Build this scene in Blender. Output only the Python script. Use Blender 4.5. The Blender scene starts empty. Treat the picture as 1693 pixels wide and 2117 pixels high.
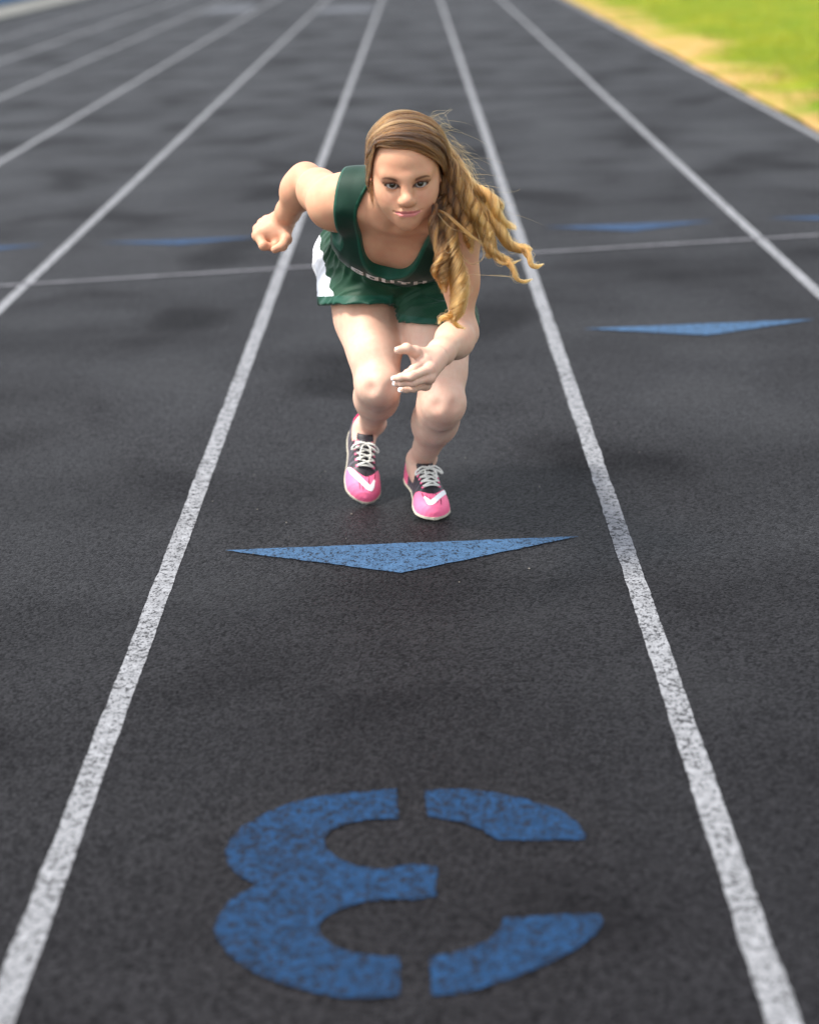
import bpy, bmesh, math, random
import numpy as np
from mathutils import Vector, Matrix
from mathutils.bvhtree import BVHTree

random.seed(7)
RNG = np.random.default_rng(11)
SC = bpy.context.scene
COL = SC.collection
D2R = math.radians

# ------------------------------------------------------------------ camera, sky, sun, exposure
cam_data = bpy.data.cameras.new('camera')
cam = bpy.data.objects.new('camera', cam_data)
COL.objects.link(cam)
SC.camera = cam
CAM_AXES = [(0.999289, 0.001726, -0.037663), (0.035041, 0.326125, 0.944677), (0.013913, -0.945325, 0.325833)]
cam_m = Matrix.Identity(4)
for _i, _ax in enumerate(CAM_AXES):
    for _j in range(3):
        cam_m[_j][_i] = _ax[_j]
cam_m.translation = (0.0, 0.0, 1.40)
cam.matrix_world = cam_m
cam_data.sensor_fit = 'HORIZONTAL'
cam_data.sensor_width = 36.0
cam_data.lens = 36.0 * 3561.0 / 1693.0
cam_data.clip_start = 0.05
cam_data.clip_end = 1500.0
cam_data.dof.use_dof = True
cam_data.dof.focus_distance = 3.86
cam_data.dof.aperture_fstop = 2.5

world = bpy.data.worlds.new('World')
SC.world = world
world.use_nodes = True
wn = world.node_tree
sky = wn.nodes.new('ShaderNodeTexSky')
sky.sky_type = 'NISHITA'
sky.sun_disc = False
SUN_EL, SUN_AZ = D2R(60.0), D2R(-95.0)      # azimuth measured from +Y towards +X
sky.sun_elevation = SUN_EL
sky.sun_rotation = SUN_AZ
sky.air_density = 1.0
sky.dust_density = 1.5
sky.ozone_density = 1.0
bg = wn.nodes['Background']
hsv = wn.nodes.new('ShaderNodeHueSaturation')          # thin cloud: the same sky, less blue
hsv.inputs['Saturation'].default_value = 0.32
wn.links.new(sky.outputs['Color'], hsv.inputs['Color'])
wn.links.new(hsv.outputs['Color'], bg.inputs['Color'])
bg.inputs['Strength'].default_value = 0.15

sun_data = bpy.data.lights.new('sun', 'SUN')
sun_data.energy = 2.6
sun_data.angle = D2R(11.0)
sun_data.color = (1.0, 0.95, 0.87)
sun = bpy.data.objects.new('sun', sun_data)
COL.objects.link(sun)
_sd = Vector((math.sin(SUN_AZ) * math.cos(SUN_EL), math.cos(SUN_AZ) * math.cos(SUN_EL), math.sin(SUN_EL)))
sun.rotation_euler = _sd.to_track_quat('Z', 'Y').to_euler()
sun.location = _sd * 30

SC.render.engine = 'CYCLES'
SC.view_settings.view_transform = 'Standard'
SC.view_settings.look = 'None'
SC.view_settings.gamma = 1.0
SC.view_settings.use_curve_mapping = False
SC.view_settings.exposure = 1.36
SC.cycles.use_denoising = True
SC.cycles.max_bounces = 8

# ------------------------------------------------------------------ small helpers
def tag(o, label=None, cat=None, group=None, kind=None):
    if label: o['label'] = label
    if cat: o['category'] = cat
    if group: o['group'] = group
    if kind: o['kind'] = kind
    return o

def mesh_obj(name, verts, faces, mats=(), parent=None, smooth=True, mat_idx=None, kind=None):
    me = bpy.data.meshes.new(name)
    verts = np.asarray(verts, dtype=np.float32)
    if isinstance(faces, np.ndarray):
        n = faces.shape[1]
        me.vertices.add(len(verts)); me.vertices.foreach_set('co', verts.ravel())
        me.loops.add(faces.size); me.loops.foreach_set('vertex_index', faces.astype(np.int32).ravel())
        me.polygons.add(len(faces)); me.polygons.foreach_set('loop_start', np.arange(0, faces.size, n, dtype=np.int32))
        me.update(calc_edges=True)
    else:
        me.from_pydata([tuple(map(float, v)) for v in verts], [], [tuple(map(int, f)) for f in faces])
    me.validate()
    for m in (mats if isinstance(mats, (list, tuple)) else (mats,)):
        me.materials.append(m)
    if smooth:
        me.polygons.foreach_set('use_smooth', np.ones(len(me.polygons), dtype=bool))
    if mat_idx is not None:
        me.polygons.foreach_set('material_index', np.asarray(mat_idx, dtype=np.int32))
    o = bpy.data.objects.new(name, me)
    COL.objects.link(o)
    if parent: o.parent = parent
    if kind: o['kind'] = kind
    return o

def set_tint(o, rgb):
    me = o.data
    a = me.color_attributes.new('tint', 'FLOAT_COLOR', 'POINT')
    c = np.ones((len(me.vertices), 4), dtype=np.float32); c[:, :3] = rgb
    a.data.foreach_set('color', c.ravel())

def empty(name, loc, parent=None):
    o = bpy.data.objects.new(name, None)
    o.location = loc; o.empty_display_size = 0.1
    COL.objects.link(o)
    if parent: o.parent = parent
    return o

def V(*a): return np.array(a, dtype=np.float64)
def nrm(v):
    v = np.asarray(v, dtype=np.float64)
    return v / np.linalg.norm(v)

# numpy value noise ------------------------------------------------
_LAT = np.random.default_rng(5).random((32, 32, 32)).astype(np.float32)
def vnoise(p):
    p = np.asarray(p, dtype=np.float32)
    i = np.floor(p).astype(np.int32); f = p - i
    f = f * f * (3 - 2 * f)
    def L(a, b, c): return _LAT[(i[..., 0] + a) & 31, (i[..., 1] + b) & 31, (i[..., 2] + c) & 31]
    x, y, z = f[..., 0], f[..., 1], f[..., 2]
    a = L(0,0,0) * (1-x) + L(1,0,0) * x; b = L(0,1,0) * (1-x) + L(1,1,0) * x
    c = L(0,0,1) * (1-x) + L(1,0,1) * x; d = L(0,1,1) * (1-x) + L(1,1,1) * x
    return (a * (1-y) + b * y) * (1-z) + (c * (1-y) + d * y) * z

def smooth01(x, a, b):
    t = np.clip((x - a) / (b - a), 0, 1)
    return t * t * (3 - 2 * t)

# ------------------------------------------------------------------ signed-distance modelling
BAND = 0.03
def RC(a, b, r1, r2=None, k=0.02, sub=False):
    a = np.asarray(a, float); b = np.asarray(b, float); r2 = r1 if r2 is None else r2
    return dict(t='rc', a=a, b=b, r1=r1, r2=r2, k=k, sub=sub, c=(a + b) / 2, R=np.linalg.norm(b - a) / 2 + max(r1, r2))
def SP(c, r, k=0.02, sub=False):
    return RC(c, np.asarray(c, float) + 1e-6, r, r, k, sub)
def EL(c, rad, ax=None, k=0.02, sub=False):
    ax = np.eye(3) if ax is None else np.asarray(ax, float)      # rows are the local axes
    return dict(t='el', a=np.asarray(c, float), rad=np.asarray(rad, float), ax=ax, k=k, sub=sub, c=np.asarray(c, float), R=max(rad))
def FN(fn, c, R, k=0.001, sub=True):
    return dict(t='fn', fn=fn, c=np.asarray(c, float), R=R, k=k, sub=sub)

def prim_d(p, P):
    if p['t'] == 'rc':
        ab = (p['b'] - p['a']).astype(np.float32); L2 = float(ab @ ab) + 1e-12
        q = P - p['a'].astype(np.float32)
        t = np.clip((q @ ab) / L2, 0, 1)
        return np.sqrt(((q - t[..., None] * ab) ** 2).sum(-1)) - (p['r1'] + (p['r2'] - p['r1']) * t)
    if p['t'] == 'el':
        q = (P - p['a'].astype(np.float32)) @ p['ax'].T.astype(np.float32)
        k0 = np.sqrt(((q / p['rad']) ** 2).sum(-1)); k1 = np.sqrt(((q / p['rad'] ** 2) ** 2).sum(-1)) + 1e-9
        return k0 * (k0 - 1) / k1
    return p['fn'](P)

def smin(a, b, k):
    h = np.maximum(k - np.abs(a - b), 0)
    return np.minimum(a, b) - h * h * (0.25 / k)
def smax(a, b, k): return -smin(-a, -b, k)

class Ctx:
    """points in blocks (B, M, 3) with block centres and radius, so that far primitives can be skipped"""
    def __init__(s, P, c, rad): s.P, s.c, s.rad = P.astype(np.float32), c, rad

def group(ctx, prims, far=0.25, band=BAND):
    d = np.full(ctx.P.shape[:2], far, dtype=np.float32)
    for p in prims:
        m = np.linalg.norm(ctx.c - p['c'], axis=1) < p['R'] + ctx.rad + max(band, 1.2 * p['k'])
        if not m.any(): continue
        v = prim_d(p, ctx.P[m]).astype(np.float32)
        d[m] = smax(d[m], -v, p['k']) if p['sub'] else smin(d[m], v, p['k'])
    return d

def mesh_field(field, bmin, bmax, h, newton=2):
    """surface nets over the zero set of field(ctx)"""
    bmin = np.asarray(bmin, float); bmax = np.asarray(bmax, float)
    nb = np.ceil((bmax - bmin) / (8 * h)).astype(int)
    g = np.stack(np.meshgrid(*[np.arange(n) for n in nb], indexing='ij'), -1).reshape(-1, 3)
    cen = bmin + (g + 0.5) * 8 * h
    br = 8 * h * 0.87
    dc = np.concatenate([field(Ctx(cc[:, None, :], cc, 0.0))[:, 0] for cc in np.array_split(cen, max(1, len(cen) // 60000))])
    keep = np.abs(dc) < br * 1.5 + 0.004
    n = nb * 8
    vol = np.repeat(np.repeat(np.repeat(np.where(dc < 0, -1.0, 1.0).astype(np.float32).reshape(nb), 8, 0), 8, 1), 8, 2)
    o = (np.stack(np.meshgrid(*[np.arange(8)] * 3, indexing='ij'), -1).reshape(-1, 3) + 0.5) * h
    gk = g[keep]; ck = cen[keep]
    vb = vol.reshape(nb[0], 8, nb[1], 8, nb[2], 8)
    for s in range(0, len(gk), 3000):
        gg = gk[s:s + 3000]; c = ck[s:s + 3000]
        P = (bmin + gg * 8 * h)[:, None, :] + o[None]
        d = field(Ctx(P, c, br))
        vb[gg[:, 0], :, gg[:, 1], :, gg[:, 2], :] = d.reshape(-1, 8, 8, 8)
    sg = (vol < 0).astype(np.int8)
    cnt = np.zeros(n - 1, dtype=np.int8)
    for dx in (0, 1):
        for dy in (0, 1):
            for dz in (0, 1):
                cnt += sg[dx:n[0] - 1 + dx, dy:n[1] - 1 + dy, dz:n[2] - 1 + dz]
    act = np.argwhere((cnt > 0) & (cnt < 8))
    idx = np.full(n - 1, -1, dtype=np.int32)
    idx[act[:, 0], act[:, 1], act[:, 2]] = np.arange(len(act))
    acc = np.zeros((len(act), 3)); w = np.zeros(len(act))
    cor = [(a, b, c) for a in (0, 1) for b in (0, 1) for c in (0, 1)]
    cv = {c: vol[act[:, 0] + c[0], act[:, 1] + c[1], act[:, 2] + c[2]] for c in cor}
    for c in cor:
        for ax in range(3):
            if c[ax]: continue
            e = list(c); e[ax] = 1; e = tuple(e)
            a, b = cv[c], cv[e]
            m = (a < 0) != (b < 0)
            t = np.clip(a / np.where(a == b, 1, a - b), 0, 1)
            p = np.tile(np.array(c, float), (len(act), 1)); p[:, ax] += t
            acc[m] += p[m]; w[m] += 1
    verts = bmin + (act + acc / w[:, None] + 0.5) * h
    quads = []
    for ax in range(3):
        u, v = (ax + 1) % 3, (ax + 2) % 3
        sl0 = [slice(1, -1)] * 3; sl1 = [slice(1, -1)] * 3
        sl0[ax] = slice(0, -1); sl1[ax] = slice(1, None)
        A = sg[tuple(sl0)]; B = sg[tuple(sl1)]
        for flip in (0, 1):
            e = np.argwhere((A == 1) & (B == 0)) if flip == 0 else np.argwhere((A == 0) & (B == 1))
            if not len(e): continue
            off = np.array([1, 1, 1]); off[ax] = 0
            e = e + off
            def ci(du, dv):
                q = e.copy(); q[:, u] += du; q[:, v] += dv
                return idx[q[:, 0], q[:, 1], q[:, 2]]
            q = np.stack([ci(-1, -1), ci(0, -1), ci(0, 0), ci(-1, 0)], 1)
            if flip: q = q[:, ::-1]
            quads.append(q)
    quads = np.concatenate(quads)
    quads = quads[(quads >= 0).all(1)]
    for _ in range(newton):
        d, gr = grad(field, verts, h * 0.35)
        gl = (gr ** 2).sum(1)
        step = np.clip(d / np.maximum(gl, 0.3) , -0.6 * h, 0.6 * h)
        verts = verts - step[:, None] * gr * 0.9
    return verts, quads

def grad(field, P, e):
    f = lambda Q: field(Ctx(Q[:, None, :], Q, 0.0))[:, 0].astype(np.float64)
    d = f(P); g = np.zeros_like(P)
    for i in range(3):
        o = np.zeros(3); o[i] = e
        g[:, i] = (f(P + o) - f(P - o)) / (2 * e)
    return d, g

def relax(verts, faces, it=2, lam=0.5):
    e = np.concatenate([faces[:, [i, (i + 1) % faces.shape[1]]] for i in range(faces.shape[1])])
    e = np.unique(np.sort(e, 1), axis=0)
    deg = np.bincount(e.ravel(), minlength=len(verts))[:, None]
    v = verts.copy()
    for _ in range(it):
        s = np.zeros_like(v)
        for i in range(3):
            s[:, i] = np.bincount(e[:, 0], v[e[:, 1], i], len(v)) + np.bincount(e[:, 1], v[e[:, 0], i], len(v))
        v = v + lam * (s / np.maximum(deg, 1) - v)
    return v

def keep_faces(verts, faces, vmask):
    fm = vmask[faces].all(1)
    f = faces[fm]
    used = np.unique(f)
    mp = np.full(len(verts), -1, dtype=np.int64); mp[used] = np.arange(len(used))
    return verts[used], mp[f], used

def keep_by_face(verts, faces, fm):
    f = faces[fm]; used = np.unique(f)
    mp = np.full(len(verts), -1, dtype=np.int64); mp[used] = np.arange(len(used))
    return verts[used], mp[f]

def border_loops(faces):
    n = faces.shape[1]
    e = np.concatenate([faces[:, [i, (i + 1) % n]] for i in range(n)])
    key = np.sort(e, 1); _, inv, cnt = np.unique(key, axis=0, return_inverse=True, return_counts=True)
    b = e[cnt[inv.ravel()] == 1]
    nxt = {}
    for a, c in b: nxt.setdefault(int(a), []).append(int(c))
    loops = []
    while nxt:
        s = next(iter(nxt)); cur = s; lp = []
        while cur in nxt:
            lp.append(cur); c = nxt[cur].pop()
            if not nxt[cur]: del nxt[cur]
            cur = c
            if cur == s: break
        if len(lp) > 8: loops.append(lp)
    return loops

def zipper(verts, la, lb):
    """triangles between two border loops (vertex indices), walked once round"""
    A = verts[la]; B = verts[lb]
    c = (A.mean(0) + B.mean(0)) / 2
    Q = np.concatenate([A, B]) - c
    _, _, vt = np.linalg.svd(Q, full_matrices=False)
    def ang(P): return np.unwrap(np.arctan2((P - c) @ vt[1], (P - c) @ vt[0]))
    ta, tb = ang(A), ang(B)
    la, lb = list(la), list(lb)
    if ta[-1] < ta[0]: la.reverse(); A = verts[la]
    if tb[-1] < tb[0]: lb.reverse(); B = verts[lb]
    j0 = int(np.argmin(((B - A[0]) ** 2).sum(1))); lb = lb[j0:] + lb[:j0]
    la.append(la[0]); lb.append(lb[0])
    A = verts[la]; B = verts[lb]
    i = j = 0; tris = []
    while i < len(la) - 1 or j < len(lb) - 1:
        da = ((A[i + 1] - B[j]) ** 2).sum() if i < len(la) - 1 else 1e9
        db = ((A[i] - B[j + 1]) ** 2).sum() if j < len(lb) - 1 else 1e9
        if da <= db: tris.append((la[i], la[i + 1], lb[j])); i += 1
        else: tris.append((la[i], lb[j + 1], lb[j])); j += 1
    return tris

def tube(points, rad, seg=6, closed=False, flat=1.0):
    P = np.asarray(points, float); n = len(P)
    R = np.full(n, rad, float) if np.isscalar(rad) else np.asarray(rad, float)
    T = np.gradient(P, axis=0); T /= np.linalg.norm(T, axis=1)[:, None] + 1e-12
    up = V(0, 0, 1) if abs(T[0, 2]) < 0.9 else V(0, 1, 0)
    N = np.cross(T[0], up); N /= np.linalg.norm(N)
    vs = []
    for i in range(n):
        N = N - (N @ T[i]) * T[i]; N /= np.linalg.norm(N) + 1e-12
        Bn = np.cross(T[i], N)
        for s in range(seg):
            a = 2 * math.pi * s / seg
            vs.append(P[i] + R[i] * (math.cos(a) * N + math.sin(a) * Bn * flat))
    fs = []
    for i in range(n - 1):
        for s in range(seg):
            fs.append((i * seg + s, i * seg + (s + 1) % seg, (i + 1) * seg + (s + 1) % seg, (i + 1) * seg + s))
    fs.append(tuple(range(seg))[::-1]); fs.append(tuple((n - 1) * seg + s for s in range(seg)))
    return vs, fs

def spline(pts, n):
    """Catmull-Rom through pts, n samples"""
    P = np.asarray(pts, float)
    P = np.concatenate([[2 * P[0] - P[1]], P, [2 * P[-1] - P[-2]]])
    m = len(P) - 3
    t = np.linspace(0, m - 1e-6, n); i = t.astype(int); f = (t - i)[:, None]
    a, b, c, d = P[i], P[i + 1], P[i + 2], P[i + 3]
    return 0.5 * (2 * b + (c - a) * f + (2 * a - 5 * b + 4 * c - d) * f ** 2 + (3 * b - a - 3 * c + d) * f ** 3)

# ------------------------------------------------------------------ materials
def mat(name):
    m = bpy.data.materials.new(name); m.use_nodes = True
    return m, m.node_tree.nodes, m.node_tree.links, m.node_tree.nodes['Principled BSDF']

def plain(name, rgb, rough=0.6, spec=0.5, noise=0.0, nscale=200, bump=0.0, sheen=0.0):
    m, N, L, b = mat(name)
    b.inputs['Base Color'].default_value = (*rgb, 1)
    b.inputs['Roughness'].default_value = rough
    b.inputs['Specular IOR Level'].default_value = spec
    if sheen:
        b.inputs['Sheen Weight'].default_value = sheen
    if noise or bump:
        tc = N.new('ShaderNodeTexCoord'); nt = N.new('ShaderNodeTexNoise'); nt.inputs['Scale'].default_value = nscale
        nt.inputs['Detail'].default_value = 4
        L.new(tc.outputs['Object'], nt.inputs['Vector'])
        if noise:
            mx = N.new('ShaderNodeMix'); mx.data_type = 'RGBA'; mx.blend_type = 'MULTIPLY'
            rp = N.new('ShaderNodeMapRange'); rp.inputs['To Min'].default_value = 1 - noise; rp.inputs['To Max'].default_value = 1 + noise
            rp.inputs['From Min'].default_value = 0.3; rp.inputs['From Max'].default_value = 0.7
            L.new(nt.outputs['Fac'], rp.inputs['Value'])
            mx.inputs['Factor'].default_value = 1; mx.inputs['A'].default_value = (*rgb, 1)
            L.new(rp.outputs['Result'], mx.inputs['B']); L.new(mx.outputs['Result'], b.inputs['Base Color'])
        if bump:
            bp = N.new('ShaderNodeBump'); bp.inputs['Strength'].default_value = bump; bp.inputs['Distance'].default_value = 0.001
            L.new(nt.outputs['Fac'], bp.inputs['Height']); L.new(bp.outputs['Normal'], b.inputs['Normal'])
    return m

def math_node(N, L, op, a, b=None):
    n = N.new('ShaderNodeMath'); n.operation = op
    for i, v in enumerate((a, b)):
        if v is None: continue
        if isinstance(v, (int, float)): n.inputs[i].default_value = v
        else: L.new(v, n.inputs[i])
    return n.outputs[0]

def ramp(N, L, fac, stops):
    r = N.new('ShaderNodeValToRGB')
    el = r.color_ramp.elements
    while len(el) < len(stops): el.new(0.5)
    for e, (p, c) in zip(el, stops):
        e.position = p; e.color = (*c, 1) if len(c) == 3 else c
    L.new(fac, r.inputs['Fac'])
    return r.outputs['Color']

def noise_tex(N, L, vec, scale, detail=3, rough=0.5, dist=0.0):
    n = N.new('ShaderNodeTexNoise'); n.inputs['Scale'].default_value = scale
    n.inputs['Detail'].default_value = detail; n.inputs['Roughness'].default_value = rough
    n.inputs['Distortion'].default_value = dist
    L.new(vec, n.inputs['Vector'])
    return n.outputs['Fac']

def mixc(N, L, fac, a, b, mode='MIX'):
    m = N.new('ShaderNodeMix'); m.data_type = 'RGBA'; m.blend_type = mode
    for s, v in (('Factor', fac), ('A', a), ('B', b)):
        if isinstance(v, (int, float)): m.inputs[s].default_value = v
        elif isinstance(v, tuple): m.inputs[s].default_value = (*v, 1)
        else: L.new(v, m.inputs[s])
    return m.outputs['Result']

def maprange(N, L, v, a, b, c, d):
    n = N.new('ShaderNodeMapRange')
    for i, x in zip(('From Min', 'From Max', 'To Min', 'To Max'), (a, b, c, d)): n.inputs[i].default_value = x
    L.new(v, n.inputs['Value'])
    return n.outputs['Result']

def asphalt_nodes(N, L):
    """shared by the track and, through worn paint, the markings: colour, height, roughness"""
    geo = N.new('ShaderNodeNewGeometry'); pos = geo.outputs['Position']
    vor = N.new('ShaderNodeTexVoronoi'); vor.inputs['Scale'].default_value = 190
    vor.inputs['Randomness'].default_value = 1.0
    L.new(pos, vor.inputs['Vector'])
    vor2 = N.new('ShaderNodeTexVoronoi'); vor2.inputs['Scale'].default_value = 95
    L.new(pos, vor2.inputs['Vector'])
    fine = noise_tex(N, L, pos, 420, 3, 0.6)
    mid = noise_tex(N, L, pos, 34, 4, 0.6)
    mp = N.new('ShaderNodeMapping'); mp.inputs['Scale'].default_value = (1.0, 0.75, 1.0)
    L.new(pos, mp.inputs['Vector'])
    blot = noise_tex(N, L, mp.outputs['Vector'], 1.7, 1.5, 0.45, 0.2)
    mp2 = N.new('ShaderNodeMapping'); mp2.inputs['Scale'].default_value = (0.25, 1.1, 1.0)
    L.new(pos, mp2.inputs['Vector'])
    band = noise_tex(N, L, mp2.outputs['Vector'], 1.0, 3, 0.6, 0.2)
    # chips: each grain its own shade
    grain = maprange(N, L, N_sep(N, L, vor.outputs['Color']), 0.0, 1.0, 0.15, 2.3)
    base = mixc(N, L, 1.0, (0.0050, 0.0046, 0.0055), grain, 'MULTIPLY')
    base = mixc(N, L, maprange(N, L, mid, 0.35, 0.7, 0.0, 0.5), base, (0.0070, 0.0066, 0.0076))
    b1 = maprange(N, L, blot, 0.56, 0.70, 0.0, 0.5)
    base = mixc(N, L, b1, base, (0.003, 0.003, 0.0035))
    b2 = maprange(N, L, blot, 0.44, 0.30, 0.0, 0.7)
    base = mixc(N, L, b2, base, (0.0110, 0.0106, 0.0116))
    b3 = maprange(N, L, band, 0.40, 0.70, 0.0, 0.55)
    base = mixc(N, L, b3, base, (0.0055, 0.0053, 0.0062))
    # a few pale stones among the binder
    spk = math_node(N, L, 'GREATER_THAN', N_sep(N, L, vor2.outputs['Color']), 1.5)
    base = mixc(N, L, math_node(N, L, 'MULTIPLY', spk, 0.6), base, (0.10, 0.092, 0.078))
    hgt = math_node(N, L, 'ADD', math_node(N, L, 'MULTIPLY', vor.outputs['Distance'], -1.0), math_node(N, L, 'MULTIPLY', fine, 0.6))
    rgh = maprange(N, L, blot, 0.38, 0.62, 0.55, 0.62)
    spc = maprange(N, L, blot, 0.56, 0.68, 0.108, 0.045)
    spc = math_node(N, L, 'MULTIPLY', spc, maprange(N, L, band, 0.42, 0.68, 1.15, 0.55))
    spc = math_node(N, L, 'MULTIPLY', spc, maprange(N, L, grain, 0.15, 2.3, 0.4, 1.6))
    return pos, base, hgt, rgh, fine, mid, vor, spc

def N_sep(N, L, c):
    s = N.new('ShaderNodeSeparateColor'); L.new(c, s.inputs['Color']); return s.outputs['Red']

def make_asphalt():
    m, N, L, b = mat('black_track_rubber')
    pos, base, hgt, rgh, fine, mid, vor, spc = asphalt_nodes(N, L)
    L.new(spc, b.inputs['Specular IOR Level'])
    L.new(base, b.inputs['Base Color']); L.new(rgh, b.inputs['Roughness'])
    bp = N.new('ShaderNodeBump'); bp.inputs['Strength'].default_value = 0.5; bp.inputs['Distance'].default_value = 0.0022
    L.new(hgt, bp.inputs['Height']); L.new(bp.outputs['Normal'], b.inputs['Normal'])
    return m

def make_paint(name, rgb, wear=0.5, rough=0.6, vary=0.25):
    m, N, L, b = mat(name)
    pos, base, hgt, rgh, fine, mid, vor, spc = asphalt_nodes(N, L)
    n1 = noise_tex(N, L, pos, 70, 5, 0.7)
    n2 = noise_tex(N, L, pos, 5, 3, 0.6)
    k = math_node(N, L, 'ADD', n1, math_node(N, L, 'MULTIPLY', n2, 0.16))
    k = math_node(N, L, 'ADD', k, math_node(N, L, 'MULTIPLY', vor.outputs['Distance'], 0.30))
    gone = maprange(N, L, k, 0.925 - wear * 0.3, 1.045 - wear * 0.3, 0.0, 0.85)
    tone = mixc(N, L, maprange(N, L, mid, 0.3, 0.7, 0.0, 1.0), tuple(c * (1 - vary) for c in rgb), tuple(min(0.85, c * (1 + vary)) for c in rgb))
    L.new(mixc(N, L, gone, tone, base), b.inputs['Base Color'])
    b.inputs['Roughness'].default_value = rough + 0.15
    b.inputs['Specular IOR Level'].default_value = 0.10
    bp = N.new('ShaderNodeBump'); bp.inputs['Strength'].default_value = 0.55; bp.inputs['Distance'].default_value = 0.003
    L.new(hgt, bp.inputs['Height']); L.new(bp.outputs['Normal'], b.inputs['Normal'])
    return m

def make_skin():
    m, N, L, b = mat('skin')
    at = N.new('ShaderNodeAttribute'); at.attribute_name = 'tint'
    tc = N.new('ShaderNodeTexCoord')
    n1 = noise_tex(N, L, tc.outputs['Object'], 60, 4, 0.6)
    n2 = noise_tex(N, L, tc.outputs['Object'], 900, 2, 0.5)
    c = mixc(N, L, maprange(N, L, n1, 0.35, 0.7, 0.0, 0.22), at.outputs['Color'], (0.55, 0.20, 0.14))
    L.new(c, b.inputs['Base Color'])
    b.inputs['Subsurface Weight'].default_value = 0.14
    b.inputs['Subsurface Radius'].default_value = (1.0, 0.35, 0.2)
    b.inputs['Subsurface Scale'].default_value = 0.008
    b.inputs['Roughness'].default_value = 0.55
    b.inputs['Specular IOR Level'].default_value = 0.30
    bp = N.new('ShaderNodeBump'); bp.inputs['Strength'].default_value = 0.12; bp.inputs['Distance'].default_value = 0.0005
    L.new(n2, bp.inputs['Height']); L.new(bp.outputs['Normal'], b.inputs['Normal'])
    return m

def make_cloth(name, rgb, rough=0.55, sheen=0.2):
    m, N, L, b = mat(name)
    tc = N.new('ShaderNodeTexCoord')
    w = noise_tex(N, L, tc.outputs['Object'], 1500, 2, 0.5)
    n = noise_tex(N, L, tc.outputs['Object'], 25, 3, 0.5)
    L.new(mixc(N, L, maprange(N, L, n, 0.3, 0.7, 0, 1), tuple(c * 0.86 for c in rgb), tuple(c * 1.14 for c in rgb)), b.inputs['Base Color'])
    b.inputs['Roughness'].default_value = rough
    b.inputs['Sheen Weight'].default_value = sheen
    b.inputs['Sheen Roughness'].default_value = 0.4
    b.inputs['Specular IOR Level'].default_value = 0.18
    bp = N.new('ShaderNodeBump'); bp.inputs['Strength'].default_value = 0.2; bp.inputs['Distance'].default_value = 0.0006
    L.new(w, bp.inputs['Height']); L.new(bp.outputs['Normal'], b.inputs['Normal'])
    return m

def make_hair(name, stops, rough=0.36, root=0.0):
    m, N, L, b = mat(name)
    N.remove(b)
    out = N['Material Output']
    h = N.new('ShaderNodeBsdfHairPrincipled')
    h.parametrization = 'COLOR'
    hi = N.new('ShaderNodeHairInfo')
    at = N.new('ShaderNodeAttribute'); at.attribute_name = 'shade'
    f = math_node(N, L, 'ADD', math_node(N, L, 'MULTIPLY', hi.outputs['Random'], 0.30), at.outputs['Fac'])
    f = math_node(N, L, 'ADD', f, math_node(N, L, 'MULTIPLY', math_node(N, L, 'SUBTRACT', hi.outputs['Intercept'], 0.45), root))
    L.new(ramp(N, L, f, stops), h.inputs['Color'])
    h.inputs['Roughness'].default_value = rough
    h.inputs['Radial Roughness'].default_value = 0.55
    L.new(h.outputs[0], out.inputs['Surface'])
    return m

def make_grass_ground():
    m, N, L, b = mat('grass_ground')
    geo = N.new('ShaderNodeNewGeometry'); pos = geo.outputs['Position']
    n1 = noise_tex(N, L, pos, 1.2, 4, 0.6); n2 = noise_tex(N, L, pos, 30, 4, 0.7)
    c = mixc(N, L, maprange(N, L, n1, 0.35, 0.65, 0, 1), (0.10, 0.155, 0.004), (0.23, 0.225, 0.006))
    c = mixc(N, L, maprange(N, L, n2, 0.3, 0.7, 0, 0.6), c, (0.06, 0.14, 0.004))
    # bare straw and soil along the edge of the track
    sx = N.new('ShaderNodeSeparateXYZ'); L.new(pos, sx.inputs['Vector'])
    nb = noise_tex(N, L, pos, 0.75, 5, 0.65)
    e = math_node(N, L, 'SUBTRACT', math_node(N, L, 'SUBTRACT', sx.outputs['X'], 2.55), math_node(N, L, 'MULTIPLY', nb, 3.6))
    k = math_node(N, L, 'MULTIPLY', maprange(N, L, e, -1.75, -1.25, 1.0, 0.0), math_node(N, L, 'GREATER_THAN', sx.outputs['X'], 0.0))
    L.new(mixc(N, L, k, c, mixc(N, L, n2, (0.28, 0.165, 0.045), (0.42, 0.28, 0.11))), b.inputs['Base Color'])
    b.inputs['Roughness'].default_value = 0.9
    b.inputs['Specular IOR Level'].default_value = 0.1
    bp = N.new('ShaderNodeBump'); bp.inputs['Strength'].default_value = 0.8; bp.inputs['Distance'].default_value = 0.03
    L.new(n2, bp.inputs['Height']); L.new(bp.outputs['Normal'], b.inputs['Normal'])
    return m

M_asphalt = make_asphalt()
M_white = make_paint('worn_white_paint', (0.20, 0.205, 0.218), 0.64, 0.55)
M_thin = make_paint('worn_thin_white_paint', (0.125, 0.125, 0.138), 0.55, 0.6)
M_faded = make_paint('faded_white_paint', (0.13, 0.14, 0.16), 0.85, 0.6)
M_blue = make_paint('worn_blue_paint', (0.0062, 0.029, 0.076), 0.74, 0.6, 0.35)
M_blue2 = make_paint('faded_blue_paint', (0.038, 0.084, 0.158), 0.60, 0.6, 0.2)
M_blue3 = make_paint('thin_blue_paint', (0.022, 0.050, 0.105), 0.62, 0.6, 0.2)
M_grassg = make_grass_ground()
M_concrete = plain('pale_concrete', (0.12, 0.12, 0.11), 0.85, 0.3, 0.25, 8)
M_bluewall = plain('blue_wall_paint', (0.04, 0.14, 0.30), 0.6, 0.4, 0.2, 3)
M_skin = make_skin()
M_green = make_cloth('green_jersey', (0.0036, 0.026, 0.0155), 0.6, 0.12)
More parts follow.
